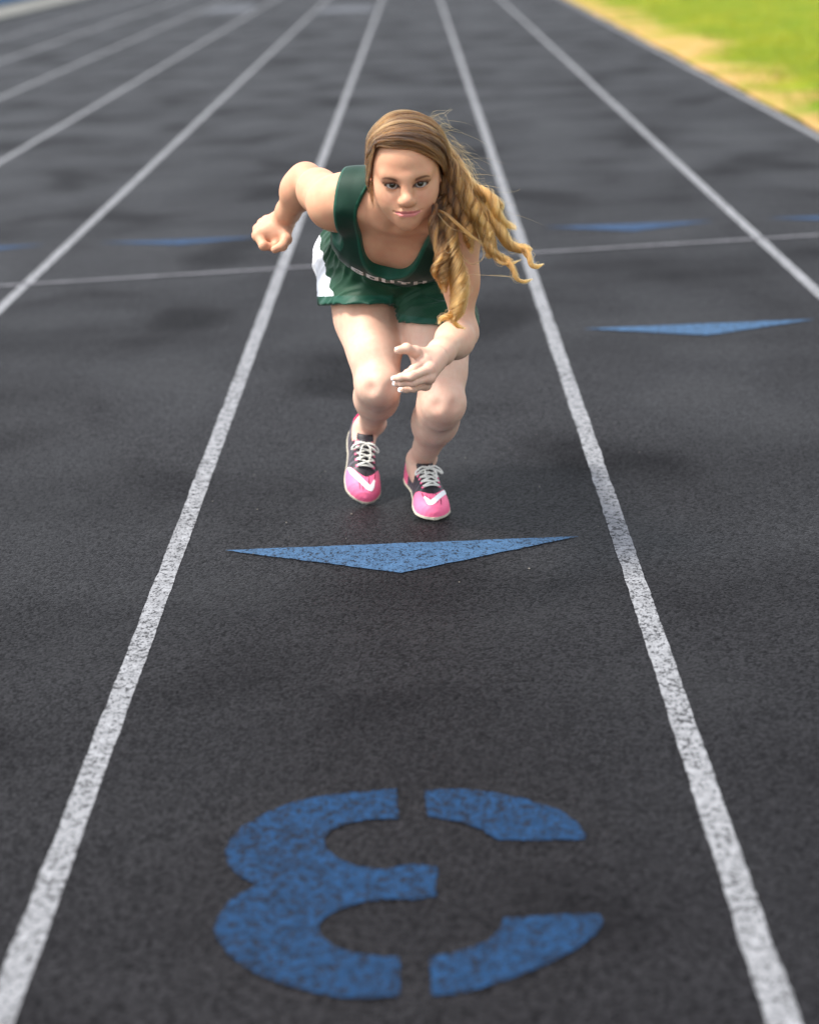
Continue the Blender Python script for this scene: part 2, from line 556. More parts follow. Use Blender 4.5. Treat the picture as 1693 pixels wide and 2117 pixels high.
M_green_shorts = make_cloth('green_shorts_cloth', (0.009, 0.046, 0.023), 0.55, 0.15)
M_greentrim = make_cloth('green_trim', (0.008, 0.060, 0.037), 0.5, 0.15)
M_whitecloth = make_cloth('white_jersey', (0.78, 0.79, 0.84), 0.6, 0.1)
M_print = plain('white_print', (0.74, 0.72, 0.70), 0.6, 0.3)

# ================================================================== the setting
def grid_sheet(name, x0, x1, y0, y1, z, m, nx=1, ny=1, parent=None, kind=None):
    xs = np.linspace(x0, x1, nx + 1); ys = np.linspace(y0, y1, ny + 1)
    v = [(x, y, z) for y in ys for x in xs]
    f = [(j * (nx + 1) + i, j * (nx + 1) + i + 1, (j + 1) * (nx + 1) + i + 1, (j + 1) * (nx + 1) + i) for j in range(ny) for i in range(nx)]
    return mesh_obj(name, v, f, m, parent, False, kind=kind)

track = grid_sheet('running_track', -7.12, 2.55, -8, 160, 0.0, M_asphalt, 4, 40, kind='structure')

def wobble_strip(name, x, y0, y1, half, m, parent, z=0.0015, near=12.0):
    """a painted stripe along +Y, with uneven sprayed edges near the camera"""
    ys = list(np.arange(y0, near, 0.012)) + list(np.linspace(near, y1, 60))
    v = []; f = []
    for i, y in enumerate(ys):
        dx = 0.004 * (vnoise(V(x * 7.1, y * 0.6, 3.3)) - 0.5)
        e1 = 0.0035 * (vnoise(V(y * 45, x * 9, 1.1)) - 0.5) + 0.003 * (vnoise(V(y * 8, x * 9, 7.1)) - 0.5)
        e2 = 0.0035 * (vnoise(V(y * 45, x * 9, 5.7)) - 0.5) + 0.003 * (vnoise(V(y * 8, x * 9, 9.4)) - 0.5)
        v += [(x + dx - half + e1, y, z), (x + dx + half + e2, y, z)]
        if i: f.append((2 * i - 2, 2 * i - 1, 2 * i + 1, 2 * i))
    return mesh_obj(name, v, f, m, parent, False)

for x in (1.485, 0.440, -0.615, -1.685, -2.74, -3.80, -4.86, -5.92):
    wobble_strip('lane_line', x, -1.0, 155, 0.0225, M_white, track)
wobble_strip('edge_line', 2.505, -1.0, 155, 0.026, M_white, track)

def fill_poly(name, pts, m, parent=None, z=0.004, step=0.02, rough=0.004, seed=1.0):
    """flat painted shape: outline resampled and roughened like sprayed stencil edges"""
    P = [np.asarray(p, float) for p in pts]; out = []
    for i, a in enumerate(P):
        b = P[(i + 1) % len(P)]
        n = max(1, int(np.linalg.norm(b - a) / step))
        out += [a + (b - a) * k / n for k in range(n)]
    out = np.array(out)
    q = np.c_[out * 60, np.full(len(out), seed)]
    out = out + rough * np.c_[vnoise(q) - 0.5, vnoise(q + 11.3) - 0.5]
    bm = bmesh.new()
    vs = [bm.verts.new((x, y, z)) for x, y in out]
    bm.faces.new(vs)
    bmesh.ops.triangulate(bm, faces=bm.faces[:])
    bmesh.ops.recalc_face_normals(bm, faces=bm.faces[:])
    if sum(fc.normal.z for fc in bm.faces) < 0: bmesh.ops.reverse_faces(bm, faces=bm.faces[:])
    me = bpy.data.meshes.new(name); bm.to_mesh(me); bm.free(); me.materials.append(m)
    o = bpy.data.objects.new(name, me); COL.objects.link(o)
    if parent: o.parent = parent
    return o

# the thin oblique line across the lanes
_a, _b = V(-1.80, 7.165), V(2.45, 7.735)
_n = nrm([-(_b - _a)[1], (_b - _a)[0]]) * 0.018
_cuts = np.linspace(0, 1, 80)
_v = []; _f = []
for i, t in enumerate(_cuts):
    p = _a + (_b - _a) * t
    w = 1.0 + 0.5 * (float(vnoise(V(t * 60, 2, 2))) - 0.5)
    _v += [(*(p - _n * w), 0.003), (*(p + _n * w), 0.003)]
    if i: _f.append((2 * i - 2, 2 * i, 2 * i + 1, 2 * i - 1))
mesh_obj('cross_line', _v, _f, M_thin, track, False)

# blue triangles at the exchange zones, one per lane
def triangle(xc, ybase, ytip, half, skew, label, seed, m=None):
    o = fill_poly('triangle_marking', [(xc - half, ybase - skew), (xc, ytip), (xc + half, ybase + skew)], m or M_blue2, None, 0.002, 0.015, 0.006, seed)
    return tag(o, label, 'track marking', 'blue triangles painted on the lanes')
triangle(-0.078, 3.832, 3.636, 0.42, 0.006, 'large blue triangle painted on the lane just ahead of the runner', 1.0)
triangle(0.965, 5.995, 5.82, 0.41, 0.008, 'blue triangle painted nearer of the two in the lane right of the runner', 2.0)
triangle(0.965, 8.11, 7.915, 0.40, 0.0, 'thin blue triangle farther of the two in the lane right of the runner', 3.0, M_blue3)
triangle(-1.14, 8.142, 8.00, 0.40, 0.0, 'blue triangle painted on the lane beside the clenched fist', 4.0, M_blue3)
triangle(-2.20, 8.14, 7.96, 0.40, 0.0, 'blue triangle cut off by the left edge of the photo', 5.0, M_blue3)
triangle(2.02, 8.13, 7.95, 0.40, 0.0, 'blue triangle cut off by the right edge beside the grass', 6.0, M_blue3)

# worn white patches far up the track
for j, (x0, x1, y0, y1, lab) in enumerate(((-3.72, -2.85, 30.4, 33.2, 'faded white painted patch far off between the farther left lane lines'), (-1.66, -0.68, 28.9, 31.2, 'faded white painted patch far off against the left line of the lane'))):
    pts = [(x0, y0), (x0 + 0.4 * (x1 - x0), y0 + 0.35), (x1, y0 + 0.2), (x1 - 0.06, y1 - 0.5), (x0 + 0.6 * (x1 - x0), y1), (x0 + 0.1, y1 - 0.3)]
    tag(fill_poly('paint_patch', pts, M_faded, None, 0.002, 0.05, 0.15, 9.0 + j), lab, 'track marking', 'faded paint patches far up the track')

# the stencilled numeral
num = empty('number_marking', (-0.055, 2.31, 0.0))
tag(num, 'large blue stencilled number 3 painted on the lane, upside down to the viewer', 'track marking')
GP = [[(-0.0791, 2.6149), (-0.074, 2.5104), (-0.1163, 2.5132), (-0.1583, 2.5031), (-0.1868, 2.4798), (-0.1958, 2.4498), (-0.1902, 2.4187), (-0.1705, 2.3898), (-0.1373, 2.3644), (-0.0968, 2.3519), (-0.0729, 2.3627), (-0.0488, 2.3643), (-0.0147, 2.3568), (-0.0158, 2.2711), (-0.0489, 2.2623), (-0.0955, 2.2672), (-0.1303, 2.2599), (-0.1644, 2.2406), (-0.1844, 2.2173), (-0.1908, 2.1936), (-0.1858, 2.1697), (-0.166, 2.1454), (-0.1376, 2.1275), (-0.1004, 2.1158), (-0.0711, 2.1142), (-0.0703, 2.0171), (-0.1127, 2.0157), (-0.1553, 2.0215), (-0.1988, 2.0382), (-0.2433, 2.0607), (-0.282, 2.0907), (-0.3152, 2.1309), (-0.3362, 2.1715), (-0.3453, 2.2024), (-0.3429, 2.2334), (-0.3298, 2.2753), (-0.3089, 2.3032), (-0.2923, 2.317), (-0.3164, 2.341), (-0.3404, 2.3808), (-0.3506, 2.4208), (-0.3485, 2.4612), (-0.3314, 2.5017), (-0.301, 2.5426), (-0.2563, 2.5791), (-0.2053, 2.5981), (-0.1447, 2.6103)], [(-0.0319, 2.608), (0.0256, 2.6059), (0.0817, 2.5921), (0.1404, 2.5613), (0.1889, 2.523), (0.2149, 2.4829), (0.2255, 2.4408), (0.2221, 2.4263), (0.1648, 2.4268), (0.083, 2.432), (0.0636, 2.4636), (0.0271, 2.4953), (-0.0064, 2.5076), (-0.0274, 2.5159)], [(-0.028, 2.0172), (-0.0252, 2.1117), (0.0023, 2.1166), (0.0322, 2.1311), (0.0586, 2.146), (0.0747, 2.1718), (0.0838, 2.2053), (0.1295, 2.2075), (0.1826, 2.2079), (0.224, 2.2055), (0.2251, 2.1869), (0.2113, 2.154), (0.1862, 2.1225), (0.1469, 2.0895), (0.0979, 2.0578), (0.0468, 2.0331), (0.0074, 2.0189)]]
for s, poly in enumerate(GP):
    o = fill_poly('stencil_stroke', poly, M_blue, None, 0.002, 0.012, 0.005, 20.0 + s)
    o.data.transform(Matrix.Translation((0.055, -2.31, 0.0)))
    o.parent = num

# grass infield, concrete walk, blue wall, outer ground
gr_y = np.arange(-8, 160, 0.25)
_v = []; _f = []
for i, y in enumerate(gr_y):
    e = 2.555 + 0.035 * float(vnoise(V(y * 1.4, 4, 4))) + 0.02 * float(vnoise(V(y * 9, 4, 4)))
    _v += [(e, y, 0.0), (e + 0.03, y, 0.018), (7, y, 0.03), (60, y, 0.02)]
    if i:
        for k in range(3): _f.append((4 * i - 4 + k, 4 * i - 3 + k, 4 * i + 1 + k, 4 * i + k))
infield = mesh_obj('grass_field', _v, _f, M_grassg, None, True, kind='structure')
grid_sheet('outer_ground', -400, 400, -200, 900, -0.06, M_grassg, 4, 4, kind='structure')
_v = [(-7.12, -8, 0.0), (-7.12, 160, 0.0), (-7.13, 160, 0.06), (-7.13, -8, 0.06), (-8.49, -8, 0.06), (-8.49, 160, 0.06), (-8.49, -8, -0.05), (-8.49, 160, -0.05)]
mesh_obj('concrete_path', _v, [(0, 1, 2, 3), (3, 2, 5, 4), (4, 5, 7, 6)], M_concrete, None, False, kind='structure')

bw = empty('low_wall', (-8.65, 40, 0.0))
tag(bw, 'low blue painted wall beyond the pale concrete strip, far off in the corner', 'wall')
def box(name, x0, x1, y0, y1, z0, z1, m, parent=None, bev=0.0):
    bm = bmesh.new()
    bmesh.ops.create_cube(bm, size=1.0)
    for v in bm.verts:
        v.co = Vector(((x0 + x1) / 2 + v.co.x * (x1 - x0), (y0 + y1) / 2 + v.co.y * (y1 - y0), (z0 + z1) / 2 + v.co.z * (z1 - z0)))
    if bev: bmesh.ops.bevel(bm, geom=bm.edges[:], offset=bev, segments=2, affect='EDGES')
    me = bpy.data.meshes.new(name); bm.to_mesh(me); bm.free(); me.materials.append(m)
    o = bpy.data.objects.new(name, me); COL.objects.link(o)
    if parent:
        me.transform(Matrix.Translation(-Vector(parent.location))); o.parent = parent
    return o
for k in range(28):
    box('wall_panel', -8.80, -8.50, 20 + k * 3.0, 20 + k * 3.0 + 2.985, -0.05, 0.62, M_bluewall, bw, 0.01)
    box('capping', -8.84, -8.46, 20 + k * 3.0, 20 + k * 3.0 + 2.99, 0.622, 0.68, M_concrete, bw, 0.008)

# short blades over the infield, too many to count
def grass_blades():
    n = 60000
    y = 10.5 + 28 * RNG.random(n) ** 1.4
    x = 2.60 + (0.5 + 0.30 * y) * RNG.random(n)
    dens = vnoise(np.c_[x * 1.6, y * 1.6, np.full(n, 3.0)])
    edge = (x - 2.55) - 1.3 * dens
    keep = (RNG.random(n) < np.clip(0.25 + 1.2 * (x - 2.6), 0.12, 1)) & (edge > -0.55)
    x, y = x[keep], y[keep]; n = len(x)
    h = 0.028 + 0.035 * RNG.random(n); a = RNG.random(n) * 6.283; w = 0.004 + 0.004 * RNG.random(n)
    lx = RNG.normal(0, 0.02, n); ly = RNG.normal(0, 0.02, n)
    b = np.c_[x, y, np.full(n, 0.012)]
    d = np.c_[np.cos(a) * w, np.sin(a) * w, np.zeros(n)]
    v = np.stack([b - d, b + d, b + np.c_[lx, ly, h]], 1).reshape(-1, 3)
    f = np.arange(3 * n).reshape(-1, 3)
    m, N, L, bs = mat('grass_blade')
    geo = N.new('ShaderNodeNewGeometry')
    n1 = noise_tex(N, L, geo.outputs['Position'], 1.2, 4, 0.6)
    rnd = geo.outputs['Random Per Island']
    c = mixc(N, L, maprange(N, L, n1, 0.35, 0.65, 0, 1), (0.115, 0.19, 0.005), (0.24, 0.24, 0.008))
    c = mixc(N, L, maprange(N, L, rnd, 0.0, 1.0, 0.0, 0.5), c, (0.30, 0.29, 0.04))
    L.new(c, bs.inputs['Base Color']); bs.inputs['Roughness'].default_value = 0.6
    bs.inputs['Specular IOR Level'].default_value = 0.25
    mesh_obj('grass', v, f, m, None, False, kind='stuff')
grass_blades()

# loose grit near the feet
def grit():
    m = plain('pale_grit', (0.20, 0.18, 0.15), 0.8, 0.3, 0.4, 60)
    bm = bmesh.new()
    for _ in range(36):
        x = random.uniform(-0.6, 0.6); y = random.uniform(3.5, 6.0)
        r = random.uniform(0.0010, 0.0022)
        res = bmesh.ops.create_icosphere(bm, subdivisions=1, radius=r)
        s = [random.uniform(0.6, 1.3) for _ in range(3)]
        for v in res['verts']:
            v.co = Vector((v.co.x * s[0] + x, v.co.y * s[1] + y, v.co.z * s[2] * 0.7 + r * 0.5 + 0.001))
    me = bpy.data.meshes.new('grit'); bm.to_mesh(me); bm.free(); me.materials.append(m)
    o = bpy.data.objects.new('grit', me); COL.objects.link(o); o['kind'] = 'stuff'
grit()

#BODY#

# ================================================================== the runner: skeleton (metres, world)
hipR, hipL = V(-0.169, 4.274, 0.588), V(*(0.0165, 4.1980, 0.5598))
kneeR, kneeL = V(*(-0.1168, 3.9534, 0.3530)), V(*(0.0336, 3.8871, 0.3231))
ankR, ankL = V(-0.152, 4.275, 0.172), V(-0.025, 4.180, 0.102)
toeR, toeL = V(-0.181, 4.124, 0.015), V(0.014, 3.986, 0.0145)
shR, shL = V(*(-0.1942, 3.8636, 0.8018)), V(*(0.0810, 3.8310, 0.7720))
elR = V(*(-0.2742, 4.1026, 0.8232))
wrR = V(*(-0.3430, 4.2012, 0.7133))
elL = V(*(0.0774, 3.7556, 0.5230))
wrL = V(*(0.0113, 3.5466, 0.5177))

pel = (hipR + hipL) / 2
shM = (shR + shL) / 2
ts = nrm(shM - pel)                                   # along the spine
tx = nrm((shL - shR) * 0.5 + (hipL - hipR) * 0.5); tx = nrm(tx - (tx @ ts) * ts)
tn = np.cross(tx, ts)                                 # out of the chest
TL = np.linalg.norm(shM - pel)
TAX = np.array([tx, tn, ts])
def T(x, n, s): return pel + tx * x + tn * n + ts * s

# head frame: X to the runner's left, F out of the face, U to the crown
HF = nrm(V(0.012, -0.985, -0.165))
_u = V(-0.012, 0.0, 1.0)
HU = nrm(_u - (_u @ HF) * HF)
HX = np.cross(HF, HU); HX = nrm(HX)
if HX[0] < 0: HX = -HX
HEADC = V(*(-0.0338, 3.7398, 0.8806))
HS = 1.03
LOWZ, NARROW = 0.87, 0.185                            # short, narrow lower face
def _nar(z): return 1 - NARROW * smooth01(z, 0.050, -0.055)
def Hd(x, y, z): return HEADC + HS * (HX * x * _nar(z) + HF * y + HU * (z * LOWZ if z < 0 else z))
HAX = np.array([HX, HF, HU])
def head_local(P):
    q = ((np.asarray(P) - HEADC) @ HAX.T) / HS
    q[..., 2] = np.where(q[..., 2] < 0, q[..., 2] / LOWZ, q[..., 2])
    q[..., 0] = q[..., 0] / _nar(q[..., 2])
    return q

# ------------------------------------------------------------------ body volumes
TORSO = [
    EL(T(0, -0.005, 0.02), (0.150, 0.098, 0.115), TAX, 0.05),
    EL(T(-0.072, -0.055, 0.005), (0.078, 0.080, 0.090), TAX, 0.05), EL(T(0.072, -0.055, 0.005), (0.078, 0.080, 0.090), TAX, 0.05),
    EL(T(0, -0.015, 0.17), (0.118, 0.078, 0.14), TAX, 0.05),
    EL(T(0, -0.010, 0.33), (0.132, 0.092, 0.17), TAX, 0.05),
    RC(T(-0.105, -0.01, 0.445), T(0.105, -0.01, 0.445), 0.050, k=0.05),
    EL(T(-0.058, 0.052, 0.330), (0.062, 0.046, 0.070), TAX, 0.04), EL(T(0.058, 0.052, 0.330), (0.062, 0.046, 0.070), TAX, 0.04),
    RC(T(0, -0.02, 0.50), shR + V(0.02, 0, 0.01), 0.050, 0.040, k=0.05), RC(T(0, -0.02, 0.50), shL + V(-0.02, 0, 0.01), 0.050, 0.040, k=0.05),
    # collar bones and the dip between them
    RC(T(-0.018, 0.040, 0.475), T(-0.115, 0.035, 0.485), 0.010, 0.010, k=0.022), RC(T(0.018, 0.040, 0.475), T(0.115, 0.035, 0.485), 0.010, 0.010, k=0.022),
    SP(T(0, 0.066, 0.497), 0.013, k=0.02, sub=True),
]
_nb0 = T(0, -0.01, 0.475); _nb1 = Hd(0, -0.030, -0.035)
NECK = [RC(_nb0, _nb1, 0.056, 0.050, k=0.04),
        RC(T(-0.016, 0.040, 0.48), Hd(-0.048, -0.02, -0.04), 0.013, 0.015, k=0.02), RC(T(0.016, 0.040, 0.48), Hd(0.048, -0.02, -0.04), 0.013, 0.015, k=0.02)]

def limb_mid(a, b, t, off): return a + (b - a) * t + off
def leg(hip, knee, ank, out):
    d = nrm(knee - hip); sd = nrm(ank - knee)
    back = nrm((hip + ank) / 2 - knee)                # calf side of the bent knee
    fr = -back
    ftn = nrm(np.cross(np.cross(sd, fr), sd))
    cb = nrm(-ftn)
    return [
        RC(hip, hip + (knee - hip) * 0.45, 0.086, 0.073, k=0.03),
        RC(hip + (knee - hip) * 0.45, hip + (knee - hip) * 0.95, 0.073, 0.046, k=0.03),
        RC(hip + (knee - hip) * 0.25 + fr * 0.018, hip + (knee - hip) * 0.72 + fr * 0.012, 0.066, 0.052, k=0.04),
        RC(hip + (knee - hip) * 0.72 - out * 0.018, hip + (knee - hip) * 0.88 - out * 0.012, 0.034, 0.026, k=0.03),
        SP(knee + back * 0.002, 0.042, k=0.03),
        EL(knee + fr * 0.024 + V(0, 0, 0.004), (0.024, 0.023, 0.028), None, 0.018),
        SP(knee + fr * 0.046 + out * 0.027 + V(0, 0, 0.012), 0.009, k=0.022, sub=True), SP(knee + fr * 0.046 - out * 0.027 + V(0, 0, 0.012), 0.009, k=0.022, sub=True),
        SP(knee + fr * 0.042 + (ank - knee) * 0.075 + out * 0.018, 0.007, k=0.018, sub=True), SP(knee + fr * 0.042 + (ank - knee) * 0.075 - out * 0.018, 0.007, k=0.018, sub=True),
        RC(knee + (ank - knee) * 0.04, knee + (ank - knee) * 0.35, 0.042, 0.043, k=0.03),
        RC(knee + (ank - knee) * 0.35, ank, 0.043, 0.031, k=0.03),
        SP(knee + fr * 0.020 + (ank - knee) * 0.14 + ftn * 0.014, 0.017, k=0.025),
        RC(knee + (ank - knee) * 0.16 + cb * 0.020 + out * 0.010, knee + (ank - knee) * 0.48 + cb * 0.018 + out * 0.006, 0.038, 0.036, k=0.04),
        RC(knee + (ank - knee) * 0.16 + cb * 0.020 - out * 0.014, knee + (ank - knee) * 0.42 + cb * 0.018 - out * 0.012, 0.034, 0.032, k=0.04),
        RC(ank - out * 0.024, ank - out * 0.022 + sd * 0.004, 0.012, k=0.016), RC(ank + out * 0.024, ank + out * 0.022 + sd * 0.01, 0.012, k=0.016),
    ]
OUTR, OUTL = V(-1, 0, 0), V(1, 0, 0)

def foot_axes(ank, toe):
    f = toe - ank
    yaw = math.atan2(f[0], -f[1])
    hor = V(math.sin(yaw), -math.cos(yaw), 0)
    L = math.hypot(f[0], f[1]); dz = ank[2] - toe[2]
    # ankle sits 0.205 behind and 0.062 above the toe tip in the shoe's own frame
    best = min(np.linspace(0, 1.2, 600), key=lambda p: (0.205 * math.sin(p) + 0.062 * math.cos(p) - dz) ** 2)
    fu = hor * math.cos(best) + V(0, 0, -1) * math.sin(best)
    up = hor * math.sin(best) + V(0, 0, 1) * math.cos(best)
    lat = np.cross(up, fu)
    if lat[0] < 0: lat = -lat
    return fu, lat, up
def foot_frame(ank, toe, yaw=0.0, roll=0.0):
    fu, lat, up = foot_axes(ank, toe)
    c, s = math.cos(yaw), math.sin(yaw)                # turn on the toe, then tip sideways
    fu = V(c * fu[0] - s * fu[1], s * fu[0] + c * fu[1], fu[2]); lat = V(c * lat[0] - s * lat[1], s * lat[0] + c * lat[1], lat[2])
    up = V(c * up[0] - s * up[1], s * up[0] + c * up[1], up[2])
    lat, up = lat * math.cos(roll) - up * math.sin(roll), up * math.cos(roll) + lat * math.sin(roll)
    org = toe - fu * 0.258 - up * 0.012                # heel back on the sole plane
    return org, fu, lat, up
FRR = foot_frame(ankR, toeR, D2R(11), D2R(13)); FRL = foot_frame(ankL, toeL, D2R(3), D2R(3))
def foot_pt(fr, u, v, w): return fr[0] + fr[1] * u + fr[2] * v + fr[3] * w
def foot(fr, ank):
    g = lambda u, v, w: foot_pt(fr, u, v, w)
    return [RC(ank, g(0.060, 0, 0.060), 0.031, 0.031, k=0.02), RC(g(0.035, 0, 0.036), g(0.10, 0, 0.036), 0.026, 0.026, k=0.02),
            RC(g(0.09, 0, 0.046), g(0.19, 0, 0.026), 0.024, 0.014, k=0.02)]

def arm(sh, el, wr, bx, g=1.0, fa=1.0, soft=1.0):
    d = nrm(el - sh); fd = nrm(wr - el)
    hinge = nrm(np.cross(d, fd)); bic = nrm(np.cross(hinge, d))
    if bic @ fd < 0: bic = -bic
    fl = nrm(np.cross(hinge, fd))
    return [
        SP(sh, 0.048 * g, k=0.04 * soft),
        EL(sh + (el - sh) * 0.12 + bx * 0.012 * g, np.array((0.050, 0.050, 0.050)) * g, None, 0.04 * soft),
        RC(sh, sh + (el - sh) * 0.55, 0.044 * g, 0.039 * g, k=0.03 * soft), RC(sh + (el - sh) * 0.55, el, 0.039 * g, 0.032 * g, k=0.03 * soft),
        RC(sh + (el - sh) * 0.35 + bic * 0.012, sh + (el - sh) * 0.65 + bic * 0.012, 0.033 * g, 0.031 * g, k=0.03 * soft),
        RC(sh + (el - sh) * 0.30 - bic * 0.012, sh + (el - sh) * 0.60 - bic * 0.012, 0.033 * g, 0.028 * g, k=0.03 * soft),
        SP(el - bic * 0.008, 0.025 * g, k=0.03 * soft),
        RC(el, el + (wr - el) * 0.30, 0.032 * fa, 0.034 * fa, k=0.03 * soft), RC(el + (wr - el) * 0.30, el + (wr - el) * 0.75, 0.034 * fa, 0.0265 * fa, k=0.03 * soft),
        RC(el + (wr - el) * 0.75, wr, 0.026 * fa, 0.0225 * fa, k=0.03 * soft),
        EL(el + (wr - el) * 0.26 - bic * 0.004, np.array((0.034, 0.032, 0.032)) * fa, None, 0.04 * soft),
    ]
LEG_R = leg(hipR, kneeR, ankR, OUTR) + foot(FRR, ankR)
LEG_L = leg(hipL, kneeL, ankL, OUTL) + foot(FRL, ankL)
ARM_R = arm(shR, elR, wrR, V(-0.3, -0.1, -0.6), 0.93, 0.86, 1.3); ARM_L = arm(shL, elL, wrL, V(1, 0, 0), 0.84, 0.92)

# ------------------------------------------------------------------ hands: (joint chain, radii) per finger
def pts(*a): return [V(*p) for p in a]
HAND_L = dict(
    palm=[(wrL, V(*(-0.0092, 3.4968, 0.5277)), 0.0235, 0.0125), (wrL, V(*(0.0003, 3.4815, 0.5136)), 0.0235, 0.0125), (wrL, V(*(0.0017, 3.4815, 0.4949)), 0.0235, 0.012), (wrL, V(*(-0.0069, 3.4920, 0.4769)), 0.022, 0.011),
          (wrL, V(*(-0.0168, 3.5105, 0.5370)), 0.0200, 0.0145)],
    fingers=[
        (pts((-0.0091, 3.4929, 0.5287), (-0.0317, 3.4575, 0.5189), (-0.0440, 3.4607, 0.5103), (-0.0513, 3.4714, 0.5047)), (0.0100, 0.0086, 0.0076, 0.0066)),
        (pts((0.0003, 3.4796, 0.5141), (-0.0360, 3.4374, 0.5098), (-0.0580, 3.4416, 0.5075), (-0.0693, 3.4535, 0.5028)), (0.0100, 0.0086, 0.0076, 0.0066)),
        (pts((0.0017, 3.4795, 0.4954), (-0.0336, 3.4458, 0.4942), (-0.0556, 3.4483, 0.4933), (-0.0669, 3.4606, 0.4895)), (0.0096, 0.0082, 0.0072, 0.0063)),
        (pts((-0.0069, 3.4917, 0.4759), (-0.0322, 3.4661, 0.4764), (-0.0474, 3.4674, 0.4745), (-0.0566, 3.4748, 0.4718)), (0.0086, 0.0072, 0.0064, 0.0056)),
        (pts((-0.0089, 3.5216, 0.5319), (-0.0266, 3.4910, 0.5484), (-0.0442, 3.4757, 0.5600), (-0.0612, 3.4675, 0.5585)), (0.0150, 0.0118, 0.0102, 0.0082)),
    ])
HAND_R = dict(
    palm=[(wrR, V(*(-0.4021, 4.1800, 0.6850)), 0.0250, 0.0140), (wrR, V(*(-0.4005, 4.2095, 0.6940)), 0.0250, 0.0140), (wrR, V(*(-0.3924, 4.2338, 0.7026)), 0.0240, 0.0135), (wrR, V(*(-0.3842, 4.2535, 0.7074)), 0.0230, 0.0125),
          (wrR, V(*(-0.3404, 4.1766, 0.6880)), 0.0230, 0.0170), (V(*(-0.3672, 4.2111, 0.6972)), V(*(-0.3628, 4.1923, 0.6884)), 0.026, 0.026), (V(*(-0.3731, 4.1934, 0.6768)), V(*(-0.3586, 4.1869, 0.6727)), 0.019, 0.019)],
    fingers=[
        (pts((-0.4019, 4.1780, 0.6853), (-0.3882, 4.1520, 0.6647), (-0.3645, 4.1585, 0.6579), (-0.3529, 4.1697, 0.6684)), (0.0125, 0.0110, 0.0096, 0.0085)),
        (pts((-0.4026, 4.2065, 0.6946), (-0.3953, 4.1853, 0.6696), (-0.3733, 4.1819, 0.6587), (-0.3614, 4.1888, 0.6689)), (0.0125, 0.0110, 0.0096, 0.0085)),
        (pts((-0.3947, 4.2328, 0.7029), (-0.3915, 4.2179, 0.6779), (-0.3724, 4.2081, 0.6671), (-0.3625, 4.2092, 0.6760)), (0.0120, 0.0104, 0.0090, 0.0080)),
        (pts((-0.3852, 4.2515, 0.7077), (-0.3822, 4.2421, 0.6865), (-0.3688, 4.2307, 0.6772), (-0.3610, 4.2290, 0.6844)), (0.0110, 0.0094, 0.0082, 0.0072)),
        (pts((-0.3381, 4.1847, 0.6959), (-0.3328, 4.1591, 0.6766), (-0.3418, 4.1418, 0.6636), (-0.3606, 4.1371, 0.6569)), (0.0170, 0.0132, 0.0114, 0.0092)),
    ])
def hand_groups(h):
    palm = [RC(a, b, r1, r2, k=0.014) for a, b, r1, r2 in h['palm']]
    fs = []
    for ch, rr in h['fingers']:
        g = []
        for i in range(len(ch) - 1):
            g.append(RC(ch[i], ch[i + 1], rr[i], rr[i + 1], k=0.003))
            g.append(SP(ch[i], rr[i] * 1.06, k=0.004))
        fs.append(g)
    return palm, fs
HGL, HGR = hand_groups(HAND_L), hand_groups(HAND_R)

def hand_field(ctx, hg, creases=0.0022):
    d = group(ctx, hg[0])
    fs = [group(ctx, g) for g in hg[1]]
    f4 = fs[0]
    for f in fs[1:4]: f4 = smin(f4, f, creases)
    d = smin(d, f4, 0.010)
    return smin(d, fs[4], 0.006)

# ------------------------------------------------------------------ head
EYE_X, EYE_Y, EYE_Z, EYE_R = 0.0317, 0.0655, 0.000, 0.0135
def _m(fn): return [fn(-1), fn(1)]
def hS(c, r, k, sub=False): return SP(Hd(*c), r * HS, k, sub)
def hC(a, b, r1, r2, k, sub=False): return RC(Hd(*a), Hd(*b), r1 * HS, r2 * HS, k, sub)
def hE(c, r, k, sub=False, ax=None): return EL(Hd(*c), V(*r) * HS, HAX if ax is None else ax, k, sub)
HEAD = [
    hE((0, -0.014, 0.036), (0.071, 0.093, 0.072), 0.03),
    hE((0, 0.030, 0.036), (0.060, 0.054, 0.056), 0.03),
    hE((0, 0.026, -0.030), (0.056, 0.057, 0.070), 0.03),
]
for s in (-1, 1):
    HEAD += [
        hS((s * 0.046, 0.047, -0.022), 0.020, 0.025), hS((s * 0.0345, 0.053, -0.048), 0.022, 0.03),
        hC((s * 0.056, -0.004, -0.050), (s * 0.014, 0.063, -0.090), 0.014, 0.012, 0.03),
        hE((s * 0.060, 0.005, -0.012), (0.012, 0.03, 0.045), 0.02),
    ]
HEAD += [
    hS((0, 0.0705, -0.0905), 0.0150, 0.020),
    hE((0, 0.0705, -0.064), (0.027, 0.0195, 0.024), 0.018),
    hC((-0.040, 0.068, 0.021), (-0.012, 0.080, 0.017), 0.0085, 0.0085, 0.020), hC((0.040, 0.068, 0.021), (0.012, 0.080, 0.017), 0.0085, 0.0085, 0.020),
]
for s in (-1, 1):
    HEAD += [hE((s * 0.0300, 0.092, 0.000), (0.0185, 0.014, 0.0125), 0.014, True)]
HEAD += [
    hC((0, 0.0785, 0.014), (0, 0.0990, -0.026), 0.0085, 0.0098, 0.018),
    hS((0, 0.1020, -0.030), 0.0112, 0.010),
    hC((0, 0.098, -0.036), (0, 0.089, -0.042), 0.0055, 0.005, 0.006),
]
for s in (-1, 1):
    HEAD += [
        hE((s * 0.0130, 0.0915, -0.0345), (0.0070, 0.0100, 0.0075), 0.008),
        hE((s * 0.0070, 0.0970, -0.0432), (0.0036, 0.0050, 0.0028), 0.002, True),
        hS((s * EYE_X, EYE_Y, EYE_Z), EYE_R + 0.0022, 0.004),
        hC((s * 0.0140, 0.0745, -0.0005), (s * 0.0165, 0.0740, -0.001), 0.0040, 0.0040, 0.004),
    ]
